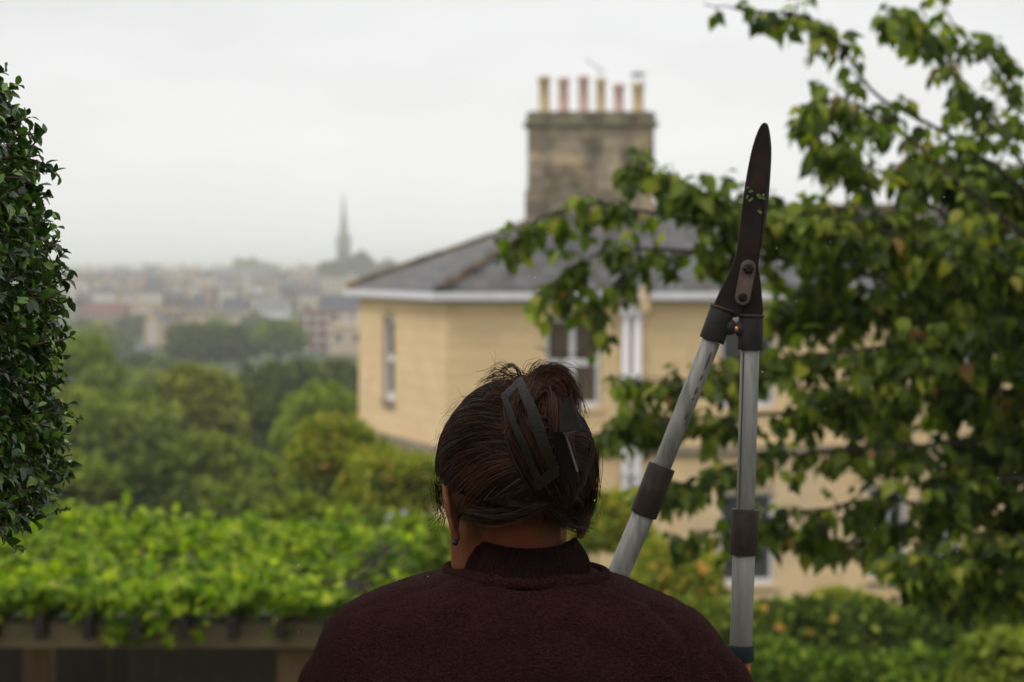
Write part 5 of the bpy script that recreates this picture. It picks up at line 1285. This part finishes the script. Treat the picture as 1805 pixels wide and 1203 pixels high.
def handle(top, cl0, cl1, t0, sl0, sl1, b0, g0, g1, g2, knob):
    pipe(cl0, cl1, 22*pxm, 'clamp', M['rubber'], shear, r1=22.5*pxm); 
    V, Fq = tube([at(cl0[0],cl0[1],YT2), at(cl0[0]*.9+cl1[0]*.1, cl0[1]*.9+cl1[1]*.1, YT2)], 23*pxm, 24); obj('clamp_rim', V, Fq, M['sleeve'], shear, True)
    t = pipe(cl1, sl0, 16.5*pxm, 'upper_tube', M['alu'], shear)
    pipe(sl0, sl1, 24.5*pxm, 'sleeve', M['sleeve'], shear)
    pipe(sl1, g0, 20*pxm, 'lower_tube', M['alu'], shear)
    pipe(g0, g1, 23.5*pxm, 'grip_collar', M['teal'], shear)
    pipe(g1, g2, 17*pxm, 'grip', M['orange'], shear)
    return t
tl = handle(None, (1275,542),(1254,601), None, (1167,822),(1134,908), None, (988,1253),(976,1279),(900,1452), None)
trt = handle(None, (1324,554),(1322,617), None, (1314,898),(1311,978), None, (1306,1138),(1306,1166),(1302,1400), None)
# lengthwise ridges of the right upper tube and scuffs on the left one
for dx in (-11, 10):
    V, Fq = tube([at(1322+dx,622,YT2-14*pxm*.8), at(1314+dx,896,YT2-14*pxm*.8)], .0011, 5); obj('groove', V, Fq, M['alu_stain'], trt)
for a, b_, r in ((.08,.22,.0017),(.26,.31,.0015),(.36,.42,.002),(.44,.47,.0016),(.56,.62,.002)):
    p0 = (1254+(1167-1254)*a+7, 601+(822-601)*a+2); p1 = (1254+(1167-1254)*b_+7, 601+(822-601)*b_+2)
    V, Fq = tube([at(*p0,YT2-15.5*pxm), at((p0[0]+p1[0])/2,(p0[1]+p1[1])/2,YT2-15.2*pxm), at(*p1,YT2-15.5*pxm)], [r*.4,r,r*.4], 6); obj('scuff', V, Fq, M['alu_stain'], tl)
for cpos in ((1286,577),(1306,580)):
    mb = MB(); sphere(mb, at(cpos[0],cpos[1],YT2-.004), (.0085,.0085,.0095)); mb.obj('stop_boss', M['rubber'], shear, True)
MB().lathe(at(1296,580,YT2-.006), [(.0042,-.004),(.0042,.004),(.003,.006)], 12, (1,-.5,0)).obj('stop_bolt', mat('copper_bolt', (.45,.2,.07), (.3,.12,.05), .4, 60, metal=.6), shear, True)
# clippings caught on the blade
P, T, Nn, S_ = [], [], [], []
for a, b_ in ((1320,330),(1328,337),(1334,342),(1340,348),(1326,348),(1322,357),(1339,378),(1335,372),(1341,440),(1318,344),(1343,346)):
    P.append(np.array(at(a,b_,YT2-.006))); T.append(norm(rng.normal(size=3)*np.array([1,.3,1]))); Nn.append(np.array([0,-1,.3])); S_.append(rng.uniform(.003,.009))
tagl = thing('leaf_clippings', 'tiny green leaf clippings stuck on the shear blade', 'leaves', tuple(at(1330,350,YT2-.006)))
plant_leaves(tagl, TPL_SMALL, np.array(P), np.array(T), np.array(Nn), np.array(S_), leaf_mat('fresh_clipping', [(0,(.04,.08,.015)),(1,(.10,.17,.04))]), n_parts=6)

# ------------------------------------------------------------------ fine rain
rm = MB()
for k in range(170):
    Yr = random.uniform(2.0, 3.4); c = at(random.uniform(-60,1870), random.uniform(-40,1240), Yr)
    if -.3 < c.x < .35 and 2.25 < Yr < 2.7 and c.z < 1.64: continue
    r0 = random.uniform(.00025,.0005); rm.lathe(c, [(r0*.1,-r0*1.4),(r0,-r0*.3),(r0*.8,r0*.5),(r0*.1,r0*1.3)], 6)
ro = rm.obj('raindrops', mat('rain_water', (.75,.77,.8), rough=.1, trans=.5)); ro['kind'] = 'stuff'
# ------------------------------------------------------------------ damp air
hz_m = bpy.data.materials.new('haze'); hz_m.use_nodes = True; t = hz_m.node_tree; t.nodes.clear()
vo = N(t, 'ShaderNodeOutputMaterial'); pvn = N(t, 'ShaderNodeVolumePrincipled'); pvn.inputs['Color'].default_value = (1,1,1,1); pvn.inputs['Density'].default_value = HAZE; pvn.inputs['Anisotropy'].default_value = 0
t.links.new(pvn.outputs[0], vo.inputs['Volume'])
HX = 6500
hzo = MB().box((-HX,-80,-19),(HX,7700,41)).obj('haze', hz_m); hzo['kind'] = 'stuff'
